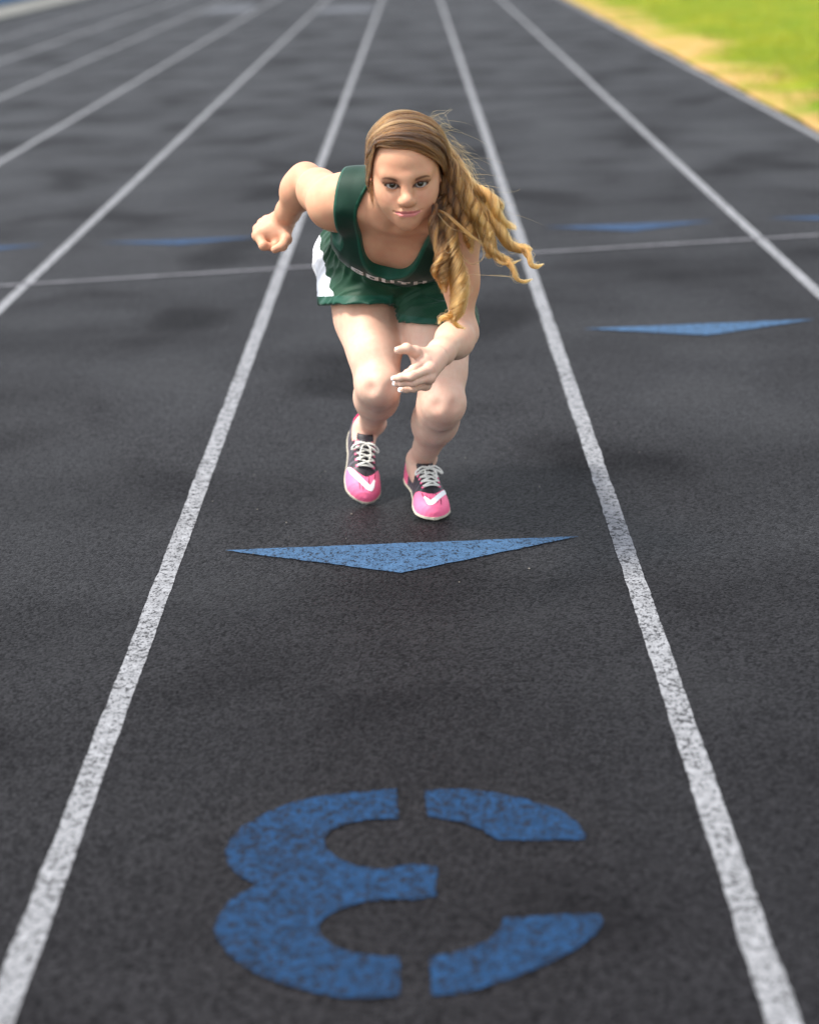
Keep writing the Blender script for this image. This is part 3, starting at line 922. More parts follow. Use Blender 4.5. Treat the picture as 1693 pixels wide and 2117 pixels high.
# lips, parted by a fine line, corners lifted a little
HEAD += [
    hC((0, 0.0895, -0.0585), (-0.0134, 0.0885, -0.0580), 0.0040, 0.0042, 0.004), hC((0, 0.0895, -0.0585), (0.0134, 0.0885, -0.0580), 0.0040, 0.0042, 0.004),
    hC((-0.0134, 0.0885, -0.0580), (-0.0307, 0.0790, -0.0595), 0.0042, 0.0018, 0.004), hC((0.0134, 0.0885, -0.0580), (0.0314, 0.0790, -0.0585), 0.0042, 0.0018, 0.004),
    hC((-0.0141, 0.0870, -0.0678), (0.0141, 0.0870, -0.0678), 0.0058, 0.0058, 0.005),
    hC((-0.0141, 0.0870, -0.0675), (-0.0288, 0.0790, -0.0625), 0.0052, 0.0020, 0.005), hC((0.0141, 0.0870, -0.0675), (0.0288, 0.0790, -0.0615), 0.0052, 0.0020, 0.005),
    hC((-0.0154, 0.0935, -0.0628), (0.0154, 0.0935, -0.0626), 0.0011, 0.0011, 0.003, True),
    hC((-0.0154, 0.0935, -0.0628), (-0.0326, 0.0830, -0.0608), 0.0011, 0.0010, 0.003, True), hC((0.0154, 0.0935, -0.0626), (0.0330, 0.0830, -0.0598), 0.0011, 0.0010, 0.003, True),
    hS((-0.0352, 0.0815, -0.0598), 0.0008, 0.004, True), hS((0.0356, 0.0815, -0.0590), 0.0008, 0.004, True),
]
LID_W, LID_UP, LID_LO = 0.0170, 0.0060, 0.0060
def almond_fn(s):
    def fn(P):
        q = head_local(P) * 1.0
        x = (q[..., 0] - s * EYE_X) * s; y = q[..., 1] - EYE_Y; z = q[..., 2] - EYE_Z
        xc = x + 0.0005
        zz = z - 0.06 * x                                  # outer corner a touch higher
        t = np.clip(1 - (xc / LID_W) ** 2, 0, 1)
        up = LID_UP * t ** 0.75; lo = -LID_LO * t
        d = np.maximum(zz - up, lo - zz)
        d = np.maximum(d, np.abs(xc) - LID_W)
        return np.maximum(d, 0.002 - y).astype(np.float32) * 0.8 * HS
    return fn
for s in (-1, 1):
    HEAD.append(FN(almond_fn(s), Hd(s * EYE_X, EYE_Y + 0.008, 0), 0.020, 0.0009, True))
EARS = []
for s in (-1, 1):
    ax = np.array([nrm(HX * 1.0 - HF * 0.45 * s), nrm(HF + HX * 0.45 * s), HU])
    EARS += [hE((s * 0.0760, -0.012, -0.006), (0.0070, 0.0165, 0.0300), 0.006, False, ax),
             hE((s * 0.0820, -0.004, -0.002), (0.0050, 0.0090, 0.0170), 0.004, True, ax),
             hS((s * 0.0740, -0.004, -0.031), 0.0075, 0.006)]

def head_field(ctx):
    d = group(ctx, HEAD)
    return smin(d, group(ctx, EARS), 0.006)

def torso_field(ctx):
    d = group(ctx, TORSO)
    return smin(d, group(ctx, NECK), 0.035)

def body_field(ctx):
    d = torso_field(ctx)
    d = smin(d, head_field(ctx), 0.014)
    d = smin(d, group(ctx, LEG_R), 0.03); d = smin(d, group(ctx, LEG_L), 0.03)
    aR = smin(group(ctx, ARM_R), hand_field(ctx, HGR), 0.010)
    aL = smin(group(ctx, ARM_L), hand_field(ctx, HGL), 0.010)
    d = smin(d, aR, 0.028); d = smin(d, aL, 0.022)
    return d

# ---- meshes: coarse body, fine head and hands, sewn together along cuts
bv, bf = mesh_field(body_field, (-0.46, 3.46, -0.01), (0.24, 4.45, 1.02), 0.0036)
NC = _nb0 + (_nb1 - _nb0) * 0.62; NN = nrm(nrm(_nb1 - _nb0) * 0.75 + HU * 0.5 + V(0, 0.1, 0))
def cut_neck(P): return (P - NC) @ NN
def near_head(P): return np.linalg.norm(P - Hd(0, 0, 0), axis=-1) < 0.19
FR_n = nrm(wrR - elR); FL_n = nrm(wrL - elL)
cR0, cL0 = wrR - FR_n * 0.012, wrL - FL_n * 0.012
cutR = lambda P: (P - cR0) @ FR_n
cutL = lambda P: (P - cL0) @ FL_n
FISTC = V(*(-0.3704, 4.1958, 0.6834))
nearR = lambda P: np.linalg.norm(P - FISTC, axis=-1) < 0.135
nearL = lambda P: np.linalg.norm(P - (wrL + FL_n * 0.05), axis=-1) < 0.105
out = ~((cut_neck(bv) > 0) & near_head(bv)) & ~((cutR(bv) > 0) & nearR(bv)) & ~((cutL(bv) > 0) & nearL(bv))
bv, bf, _ = keep_faces(bv, bf, out)
parts = [(bv, bf)]
def fine(field, c, R, h, sel):
    v, f = mesh_field(field, np.asarray(c) - R, np.asarray(c) + R, h)
    v, f, _ = keep_faces(v, f, sel(v))
    return v, f
parts.append(fine(body_field, Hd(0, 0, -0.005), 0.158, 0.00145, lambda P: (cut_neck(P) > 0) & near_head(P)))
parts.append(fine(body_field, FISTC, 0.100, 0.0016, lambda P: (cutR(P) > 0) & nearR(P)))
parts.append(fine(body_field, wrL + FL_n * 0.045, 0.100, 0.0015, lambda P: (cutL(P) > 0) & nearL(P)))

def largest(v, f):
    """drop stray islands"""
    lab = np.arange(len(v))
    for _ in range(400):
        m = lab[f].min(1); new = lab.copy()
        for i in range(f.shape[1]): np.minimum.at(new, f[:, i], m)
        new = new[new]
        if (new == lab).all(): break
        lab = new
    cnt = np.bincount(lab[f[:, 0]], minlength=len(v))
    return keep_by_face(v, f, lab[f[:, 0]] == cnt.argmax())
parts = [largest(v, f) for v, f in parts]
allv = []; allf = []; o = 0; loops = []
for v, f in parts:
    loops.append([[i + o for i in lp] for lp in border_loops(f)])
    allv.append(v); allf.append(f + o); o += len(v)
allv = np.concatenate(allv); allf = np.concatenate(allf)
tris = []
for k, cc in ((1, NC), (2, cR0), (3, cL0)):
    fl = max(loops[k], key=len)
    bl = min(loops[0], key=lambda lp: np.linalg.norm(allv[lp].mean(0) - allv[fl].mean(0)))
    tris += zipper(allv, bl, fl)
    print('sewn', len(bl), len(fl), 'loops', [len(l) for l in loops[k]])
print('body verts', len(allv), 'base loops', [len(l) for l in loops[0]])

faces = [tuple(q) for q in allf.tolist()] + [tuple(t) for t in tris]
person = mesh_obj('person', allv, faces, M_skin)
_bm = bmesh.new(); _bm.from_mesh(person.data)
bmesh.ops.recalc_face_normals(_bm, faces=_bm.faces[:]); _bm.to_mesh(person.data); _bm.free()
person.data.polygons.foreach_set('use_smooth', np.ones(len(person.data.polygons), dtype=bool))
tag(person, 'young woman with long curled hair crouching to sprint in green running kit and pink shoes', 'person')

# ---- skin tones: tanned face and arms, paler legs, lips, brows, blush
P = allv
tan = np.array([0.545, 0.295, 0.180]); pale = np.array([0.65, 0.435, 0.330])
legw = smooth01(-((P - pel) @ nrm(V(0, 0.15, 1.0))), 0.02, 0.16)
col = tan[None] * (1 - legw[:, None]) + pale[None] * legw[:, None]
hq = head_local(P)
inhead = near_head(P) & (cut_neck(P) > -0.01)
def blob(x, y, z, rx, ry, rz): return np.exp(-(((hq[:, 0] - x) / rx) ** 2 + ((hq[:, 1] - y) / ry) ** 2 + ((hq[:, 2] - z) / rz) ** 2)) * inhead
def lay(w, c):
    global col
    col = col * (1 - w[:, None]) + np.array(c)[None] * w[:, None]
lay(0.40 * (blob(-0.042, 0.06, -0.032, 0.02, 0.05, 0.016) + blob(0.042, 0.06, -0.032, 0.02, 0.05, 0.016)), (0.60, 0.26, 0.19))
lay(0.35 * blob(0, 0.105, -0.034, 0.012, 0.02, 0.010), (0.60, 0.29, 0.21))
lay(0.35 * (blob(-0.08, -0.01, -0.01, 0.02, 0.03, 0.03) + blob(0.08, -0.01, -0.01, 0.02, 0.03, 0.03)), (0.60, 0.25, 0.17))
# lips
zx = hq[:, 0]; t = np.clip(1 - (zx / 0.0325) ** 2, 0, 1)
lift = 0.0016 * (zx / 0.031) ** 2
upl = -0.0562 + lift - 0.0012 * np.exp(-(zx / 0.0028) ** 2); lol = -0.0722 + 0.0012 * (1 - t)
ctr = -0.0626 + 0.6 * lift
zu = ctr + (upl - ctr) * t ** 0.7; zl = ctr + (lol - ctr) * t ** 0.6
lip = inhead * (hq[:, 1] > 0.072) * smooth01(zu - hq[:, 2], -0.0006, 0.0010) * smooth01(hq[:, 2] - zl, -0.0006, 0.0012) * (np.abs(zx) < 0.0325)
lay(0.85 * lip, (0.52, 0.155, 0.165))
lay(0.75 * lip * np.exp(-((hq[:, 2] - ctr) / 0.0011) ** 2), (0.22, 0.05, 0.055))
# brows and lash lines
for s in (-1, 1):
    bx = (hq[:, 0] * s)
    tb = np.clip((bx - 0.0190) / (0.0510 - 0.0190), 0, 1)
    zc = 0.0130 + 0.0060 * np.sin(np.clip(tb / 0.70, 0, 1.5) * math.pi / 2) - 0.0015 * smooth01(tb, 0.75, 1.0)
    th = 0.0040 * (1 - 0.70 * tb ** 1.3)
    wv = inhead * (hq[:, 1] > 0.045) * smooth01(bx, 0.0175, 0.0215) * smooth01(bx, 0.0525, 0.0500) * smooth01(th - np.abs(hq[:, 2] - zc), -0.0014, 0.0014)
    lay(0.84 * wv, (0.085, 0.042, 0.023))
    ex = bx - EYE_X + 0.0005; te = np.clip(1 - (ex / LID_W) ** 2, 0, 1)
    ez = hq[:, 2] - EYE_Z - 0.06 * (bx - EYE_X)
    up_e = LID_UP * te ** 0.75; lo_e = -LID_LO * te
    front = inhead * (hq[:, 1] > 0.068) * (np.abs(ex) < 0.0185)
    lay(0.92 * front * np.exp(-((ez - up_e - 0.0008) / 0.0025) ** 2), (0.022, 0.018, 0.014))
    lay(0.75 * front * np.exp(-((ez - lo_e + 0.0004) / 0.0012) ** 2), (0.06, 0.03, 0.024))
    lay(0.30 * inhead * (hq[:, 1] > 0.06) * np.exp(-(((bx - EYE_X) / 0.018) ** 2 + ((hq[:, 2] - 0.008) / 0.006) ** 2)), (0.36, 0.19, 0.14))
# scalp under the hair
lay(0.9 * inhead * smooth01(hq[:, 2], 0.072, 0.098) , (0.20, 0.10, 0.05))
# knees and elbows redder, with shade below the kneecaps painted in
for c, r, w in ((kneeR + V(0.0, -0.045, -0.02), 0.04, 0.30), (kneeL + V(0.0, -0.045, -0.02), 0.04, 0.34), (elL, 0.04, 0.2), (elR, 0.04, 0.2)):
    lay(w * np.exp(-(np.linalg.norm(P - c, axis=1) / r) ** 2), (0.46, 0.20, 0.15))
handw = np.maximum(np.exp(-(np.linalg.norm(P - (wrR + FR_n * 0.06), axis=1) / 0.06) ** 2), np.exp(-(np.linalg.norm(P - (wrL + FL_n * 0.06), axis=1) / 0.06) ** 2))
lay(0.45 * handw, (0.66, 0.40, 0.31))
mott = 0.6 * vnoise(P * 38) + 0.4 * vnoise(P * 110 + 5)
col = col * (1 + 0.16 * (mott - 0.5))[:, None] * (1 + np.array([0.02, -0.05, -0.05])[None] * (vnoise(P * 60 + 9) - 0.4)[:, None] * 2)
set_tint(person, col)
BODY_BVH = BVHTree.FromPolygons([Vector(v) for v in allv], faces)

def child(name, v, f, m, parent=person, smooth=True, mat_idx=None):
    return mesh_obj(name, v, f, m, parent, smooth, mat_idx)

# ---- eyes: sclera, iris and pupil are rings of one ball turned to the camera
M_sclera = plain('eye_white', (0.40, 0.37, 0.35), 0.3, 0.35)
M_iris = plain('hazel_iris', (0.026, 0.017, 0.009), 0.3, 0.3, 0.5, 900)
M_limbus = plain('iris_rim', (0.025, 0.022, 0.016), 0.10, 0.5)
M_pupil = plain('pupil', (0.003, 0.003, 0.003), 0.05, 0.6)
for s in (-1, 1):
    c = Hd(s * EYE_X, EYE_Y, EYE_Z); R = EYE_R * HS
    g = nrm(V(0, 0, 1.40) - c)
    a1 = nrm(np.cross(g, V(0, 0, 1))); a2 = np.cross(a1, g)
    ang = [0.0, 0.10, 0.20, 0.22, 0.32, 0.45, 0.47, 0.54, 0.62, 0.8, 1.05, 1.35, 1.7]
    v = []; f = []; mi = []
    for i, a in enumerate(ang):
        rr = R * (1.0 + 0.035 * max(0, 1 - (a / 0.5) ** 2))
        for j in range(32):
            b = 2 * math.pi * j / 32
            v.append(c + rr * (math.cos(a) * g + math.sin(a) * (math.cos(b) * a1 + math.sin(b) * a2)))
        if i:
            for j in range(32):
                f.append(((i - 1) * 32 + j, (i - 1) * 32 + (j + 1) % 32, i * 32 + (j + 1) % 32, i * 32 + j))
                mi.append(3 if a <= 0.205 else 1 if a <= 0.455 else 2 if a <= 0.545 else 0)
    child('eye', v, f, [M_sclera, M_iris, M_limbus, M_pupil], person, True, mi)

# ---- fingernails painted white
M_nail = plain('white_nail', (0.80, 0.78, 0.78), 0.18, 0.5)
def nail(ch, rr, L=0.0115, W=0.0050, hint=None):
    tip, dip = ch[-1], ch[-2]
    d = nrm(tip - dip); bend = nrm((ch[-2] - ch[-3]))
    up = bend - d * (bend @ d)
    up = nrm(up) if np.linalg.norm(up) > 0.05 else nrm(hint if hint is not None else V(0, -1, 0.3))
    if hint is not None:
        up = nrm(hint - d * (hint @ d))
    sx = np.cross(d, up)
    c = tip + up * rr[-1] * 0.80 - d * 0.001
    v = []; f = []
    for i, a in enumerate(np.linspace(-0.5, 0.62, 7)):
        for j, b in enumerate(np.linspace(-1, 1, 6)):
            w = W * (1 - 0.18 * (a > 0.5))
            base = c + d * a * L + sx * b * w - up * (b * b * 0.0018)
            v.append(base + up * 0.0008)
    for i in range(6):
        for j in range(5):
            q = i * 6 + j; f.append((q, q + 1, q + 7, q + 6))
    o = child('fingernail', v, f, M_nail)
    so = o.modifiers.new('thick', 'SOLIDIFY'); so.thickness = 0.0009
    return o
for k in range(4):
    ch, rr = HAND_L['fingers'][k]
    nail(ch, rr, 0.013, 0.0054, hint=V(-0.25, -0.9, 0.35))
nail(*HAND_L['fingers'][4], 0.012, 0.0055, hint=V(-0.1, -0.3, 1.0))

# ================================================================== clothing
def fold_noise(P, ax, f, amp, seed):
    """creases: ridged noise drawn out along one axis"""
    q = P @ np.asarray(ax, float).T * np.asarray(f, float) + seed
    w = vnoise(q) + 0.5 * vnoise(q * 2.1 + 7.7)
    return amp * (1 - np.abs(w / 1.5 - 0.5) * 4)

def snap(v, f, cls, phi):
    """slide the vertices between two classes of faces onto phi = 0, so that the seam runs smooth"""
    has = np.zeros((2, len(v)), bool)
    for c in (0, 1): has[c, np.unique(f[cls == bool(c)])] = True
    b = np.where(has[0] & has[1])[0]
    P = v[b].copy()
    for _ in range(2):
        p0 = phi(P); g = np.stack([(phi(P + e) - phi(P - e)) / 0.002 for e in np.eye(3) * 0.001], 1)
        P = P - np.clip(p0 / np.maximum((g ** 2).sum(1), 0.05), -0.004, 0.004)[:, None] * g
    w = v.copy(); w[b] = P
    return w
def qlocal(P): return (P - pel) @ TAX.T      # x across, n out of the chest, s up the spine

TOPBASE = [
    EL(T(0, -0.012, 0.08), (0.138, 0.092, 0.11), TAX, 0.05),
    EL(T(0, -0.012, 0.18), (0.128, 0.084, 0.14), TAX, 0.05),
    EL(T(0, -0.006, 0.33), (0.136, 0.098, 0.17), TAX, 0.06),
    RC(T(-0.105, -0.01, 0.445), T(0.105, -0.01, 0.445), 0.053, k=0.05),
    EL(T(0, 0.056, 0.332), (0.126, 0.055, 0.070), TAX, 0.05),
    RC(T(0, -0.02, 0.50), shR + V(0.02, 0, 0.01), 0.050, 0.042, k=0.05), RC(T(0, -0.02, 0.50), shL + V(-0.02, 0, 0.01), 0.050, 0.042, k=0.05),
]
def neck_hole(q):
    x, n, s = q[..., 0], q[..., 1], q[..., 2]
    front = smooth01(n, -0.03, 0.045)
    top = 0.56
    depth = 0.085 + (top - 0.323 - 0.085) * front
    a = 0.066 + 0.020 * front
    e = np.sqrt((x / a) ** 2 + (np.minimum(s - top, 0) / depth) ** 2)
    return (e - 1) * a
def arm_hole(q):
    """positive on the cloth, zero along the edge of the arm hole"""
    x, s = np.abs(q[..., 0]), q[..., 2]
    return smax(0.121 + 0.22 * (s - 0.42) - x, 0.352 - s, 0.05)
def top_region(q):
    """negative where the shirt has cloth"""
    k = np.maximum(-neck_hole(q), -arm_hole(q))
    k = np.maximum(k, np.abs(q[..., 0]) - 0.166); k = np.maximum(k, q[..., 1] - 0.150)
    return np.maximum(k, 0.085 - q[..., 2])
STUBS = [RC(shR, shR + (elR - shR) * 0.30, 0.051, 0.045, k=0.03), RC(shL, shL + (elL - shL) * 0.30, 0.042, 0.037, k=0.03)]
def top_base(ctx):
    arms = group(ctx, STUBS)
    d = smin(smin(group(ctx, TOPBASE), group(ctx, TORSO), 0.01), arms, 0.030) - 0.0062
    q = qlocal(ctx.P)
    w = smooth01(q[..., 2], 0.42, 0.24)
    f = fold_noise(ctx.P, TAX, (26, 14, 9), 0.0055, 3.0) + fold_noise(ctx.P, TAX, (9, 9, 30), 0.0022, 9.0)
    skin = smin(group(ctx, TORSO), arms, 0.028) - 0.0035
    return smin(d - f * w, skin, 0.004)
def top_field(ctx):
    q = qlocal(ctx.P)
    return smax(top_base(ctx), top_region(q), 0.003)
tv, tf = mesh_field(top_field, (-0.34, 3.66, 0.36), (0.24, 4.40, 0.98), 0.0034)
tv, tf = largest(tv, tf)
# bands of trim along neck and arm holes become sub-parts
tq = qlocal(tv)
tv = snap(tv, tf, neck_hole(tq[tf].mean(1)) < 0.0065, lambda P: neck_hole(qlocal(P)) - 0.0065)
tv = snap(tv, tf, arm_hole(tq[tf].mean(1)) < 0.0065, lambda P: arm_hole(qlocal(P)) - 0.0065)
fc = tq[tf].mean(1)
nh = neck_hole(fc); ah = arm_hole(fc)
trim_n = nh < 0.0065; trim_a = (ah < 0.0065) & ~trim_n
kv, kf = keep_by_face(tv, tf, ~(trim_n | trim_a))
tank = child('tank_top', kv, kf, M_green)
def as_sub(name, v, f, m, parent, offset=0.0):
    o = mesh_obj(name, v, f, m, parent)
    return o
kv, kf = keep_by_face(tv, tf, trim_n); as_sub('neck_trim', kv, kf, M_greentrim, tank)
for sg in (-1, 1):
    kv, kf = keep_by_face(tv, tf, trim_a & (fc[:, 0] * sg > 0)); as_sub('armhole_trim', kv, kf, M_greentrim, tank)
TOP_BVH = BVHTree.FromPolygons([Vector(v) for v in tv], [tuple(q) for q in tf.tolist()])

# lettering across the chest, printed on the cloth
def print_letters():
    S = 0.19
    glyph = {
        'S': [(0, 0, 5, 1.5), (0, 0, 1.6, 2.4), (0, 2.9, 5, 4.3), (3.4, 0, 5, 4.3), (0, 2.9, 1.6, 7), (0, 5.5, 5, 7), (3.4, 4.8, 5, 7)],
        'O': [(0, 0, 1.7, 7), (3.3, 0, 5, 7), (0, 0, 5, 1.5), (0, 5.5, 5, 7)],
        'U': [(0, 0, 1.7, 7), (3.3, 0, 5, 7), (0, 0, 5, 1.5)],
        'T': [(1.65, 0, 3.35, 7), (0, 5.4, 5, 7), (0, 4.6, 0.9, 7), (4.1, 4.6, 5, 7), (0.9, 0, 4.1, 0.9)],
        'H': [(0, 0, 1.7, 7), (3.3, 0, 5, 7), (0, 2.8, 5, 4.2)],
    }
    u = 0.0058
    W = 5 * 5 * u + 4 * 1.3 * u
    for i, ch in enumerate('SOUTH'):
        cells = set()
        for (x0, y0, x1, y1) in glyph[ch]:
            for a in range(int(round(x0 * 2)), int(round(x1 * 2))):
                for c in range(int(round(y0 * 2)), int(round(y1 * 2))): cells.add((a, c))
        v = []; f = []; ids = {}
        def vert(a, c):
            if (a, c) not in ids:
                lx = -W / 2 + i * 6.3 * u + a * 0.5 * u
                ly = 0.287 - 0.10 * lx + c * 0.45 * u
                hit = TOP_BVH.ray_cast(Vector(T(lx + 0.004, 0.30, ly)), Vector(-tn))
                p = np.array(hit[0]) if hit[0] is not None else T(lx, -1.0, ly)
                ids[(a, c)] = len(v); v.append(p + tn * 0.0012)
            return ids[(a, c)]
        for (a, c) in sorted(cells):
            qd = (vert(a, c), vert(a + 1, c), vert(a + 1, c + 1), vert(a, c + 1))
            if max(np.linalg.norm(v[qd[e]] - v[qd[e - 1]]) for e in range(4)) < 0.012: f.append(qd)
        v, f = keep_by_face(np.array(v), np.array(f), np.ones(len(f), bool))
        mesh_obj('letter', v, f, M_print, tank, True)
print_letters()

# ---- shorts
def shorts_leg(hip, knee, out, tmax, flare):
    d = knee - hip
    fr = nrm(np.cross(np.cross(nrm(d), V(0, -0.6, 0.8)), nrm(d)))
    return [RC(hip - d * 0.05, hip + d * 0.30, 0.094, 0.088 + flare, k=0.05),
            RC(hip + d * 0.30, hip + d * 0.60, 0.088 + flare, 0.086 + flare, k=0.03)]
SHB = [
    EL(T(0, -0.005, 0.03), (0.154, 0.104, 0.12), TAX, 0.05),
    EL(T(-0.074, -0.055, -0.02), (0.090, 0.090, 0.10), TAX, 0.05), EL(T(0.074, -0.055, -0.02), (0.090, 0.090, 0.10), TAX, 0.05),
    EL(T(0, -0.002, 0.13), (0.128, 0.094, 0.12), TAX, 0.06),
]
LR_, LL_ = shorts_leg(hipR, kneeR, OUTR, 0.32, 0.003), shorts_leg(hipL, kneeL, OUTL, 0.36, -0.017)
dR, dL = nrm(kneeR - hipR), nrm(kneeL - hipL)
def hem_cut(P, pt, n): return (P - pt) @ n
HEMR = (V(*(-0.1506, 4.0513, 0.5464)), nrm(V(-0.03, -0.22, -0.97))); HEML = (V(*(-0.0049, 3.9440, 0.5053)), nrm(V(-0.08, -0.08, -0.99)))
def shorts_base(ctx):
    body = group(ctx, SHB)
    a = smax(smin(group(ctx, LR_), group(ctx, LEG_R) - 0.006, 0.02), hem_cut(ctx.P, *HEMR), 0.002)
    b = smax(smin(group(ctx, LL_), group(ctx, LEG_L) - 0.006, 0.02), hem_cut(ctx.P, *HEML), 0.002)
    legs = smin(a, b, 0.008)
    d = smin(body, legs, 0.025) - 0.004
    q = qlocal(ctx.P)
    waist = np.minimum(q[..., 2] - 0.17, 0.112 - q[..., 1])
    d = np.maximum(d, waist)
    # creases fanning out from the crotch and across the hip
    cr = T(0.0, 0.075, -0.03)
    v = ctx.P - cr
    ang = np.arctan2(v @ V(0, 0, 1), v @ V(1, 0, 0))
    rad = np.sqrt((v ** 2).sum(-1))
    fan = np.sin(ang * 15 + 3.0 * vnoise(ctx.P * 14)) * 0.0032 * smooth01(rad, 0.02, 0.07) * smooth01(rad, 0.20, 0.10)
    f2 = fold_noise(ctx.P, np.array([tx, nrm(dR + dL), np.cross(tx, nrm(dR + dL))]), (7, 34, 12), 0.0080, 17.0)
    f3 = fold_noise(ctx.P, TAX, (16, 16, 16), 0.003, 31.0)
    sa = smax(group(ctx, LEG_R), hem_cut(ctx.P, *HEMR), 0.002); sb = smax(group(ctx, LEG_L), hem_cut(ctx.P, *HEML), 0.002)
    skin = smin(smin(sa, sb, 0.012), group(ctx, TORSO), 0.03) - 0.0045
    skin = np.maximum(skin, waist)
    return smin(d - fan - f2 - f3, skin, 0.005)
sv, sf = mesh_field(shorts_base, (-0.34, 3.76, 0.36), (0.18, 4.48, 0.80), 0.0034)
sv, sf = largest(sv, sf)
fcen = sv[sf].mean(1)
hr = hem_cut(fcen, *HEMR); hl = hem_cut(fcen, *HEML)
sideR = fcen[:, 0] < -0.078
def hem_phi(P):
    sr = P[:, 0] < -0.078
    return np.where(sr, -0.0075 - hem_cut(P, *HEMR), np.where(P[:, 2] < 0.62, -0.0075 - hem_cut(P, *HEML), 1.0))
# white panel down each outer side
def panel_phi(P, sgn, hip, d):
    w = P - hip; al = w @ d
    w = w - al[:, None] * d
    fr = nrm(V(0, -0.75, 0.65)); fr = nrm(fr - (fr @ d) * d); ot = np.cross(d, fr); ot = ot if ot[0] * sgn > 0 else -ot
    a = np.arctan2(w @ fr, w @ ot)
    zig = 0.04 * np.sin(al * 130) + 0.05 * (vnoise(P * 24) - 0.5)
    return (np.maximum(a - ((0.72 if sgn < 0 else 0.05) + 1.0 * (al - 0.05) + zig), -1.4 - a)) * 0.09
pphi = lambda P: np.minimum(panel_phi(P, -1, hipR, dR), panel_phi(P, 1, hipL, dL))
hem = hem_phi(fcen) < 0
sv = snap(sv, sf, hem, hem_phi)
pan = pphi(fcen) < 0
sv = snap(sv, sf, pan, pphi)
pan = pan & ~hem
kv, kf = keep_by_face(sv, sf, ~(hem | pan))
shorts = child('shorts', kv, kf, M_green_shorts)
kv, kf = keep_by_face(sv, sf, hem); as_sub('hem_trim', kv, kf, M_greentrim, shorts)
for sg in (-1, 1):
    kv, kf = keep_by_face(sv, sf, pan & ((fcen[:, 0] + 0.09) * sg > 0))
    if len(kf): as_sub('side_panel', kv, kf, M_whitecloth, shorts)

# ================================================================== running spikes
M_pink = plain('pink_mesh', (0.88, 0.155, 0.295), 0.5, 0.4, 0.06, 300, 0.15)
M_pinkline = plain('pink_lining', (0.82, 0.07, 0.24), 0.7, 0.2, 0.08, 400)
M_blackmesh = plain('black_mesh', (0.018, 0.015, 0.020), 0.55, 0.4, 0.3, 500, 0.3)
M_greymesh = plain('plum_grey_mesh', (0.085, 0.070, 0.088), 0.5, 0.4, 0.25, 400, 0.3)
M_lace = plain('white_lace', (0.66, 0.65, 0.60), 0.8, 0.2, 0.15, 900, 0.4)
M_check = plain('white_check', (0.84, 0.84, 0.85), 0.45, 0.4)
M_sole = plain('bone_sole', (0.52, 0.48, 0.38), 0.5, 0.4, 0.1, 60)
M_spike = plain('dark_spike', (0.05, 0.05, 0.05), 0.35, 0.5)
M_slit = plain('black_slit', (0.012, 0.008, 0.010), 0.7, 0.2)

def hw_out(u):      # half widths of the sole outline along the shoe
    return 1.09 * np.interp(u, [0, .006, .02, .05, .10, .14, .18, .205, .225, .24, .250, .256, .260], [.006, .018, .0275, .031, .0285, .0330, .0405, .0415, .0395, .0320, .0235, .0150, .004])
def v_mid(u, big):  # the outline bends towards the big toe
    return big * np.interp(u, [0, .08, .16, .22, .26], [0, -.003, .001, .006, .010])
def top_h(u):
    return np.interp(u, [0, .012, .035, .07, .10, .12, .15, .18, .21, .235, .25, .26], [.070, .084, .080, .072, .080, .083, .068, .053, .043, .036, .028, .015])

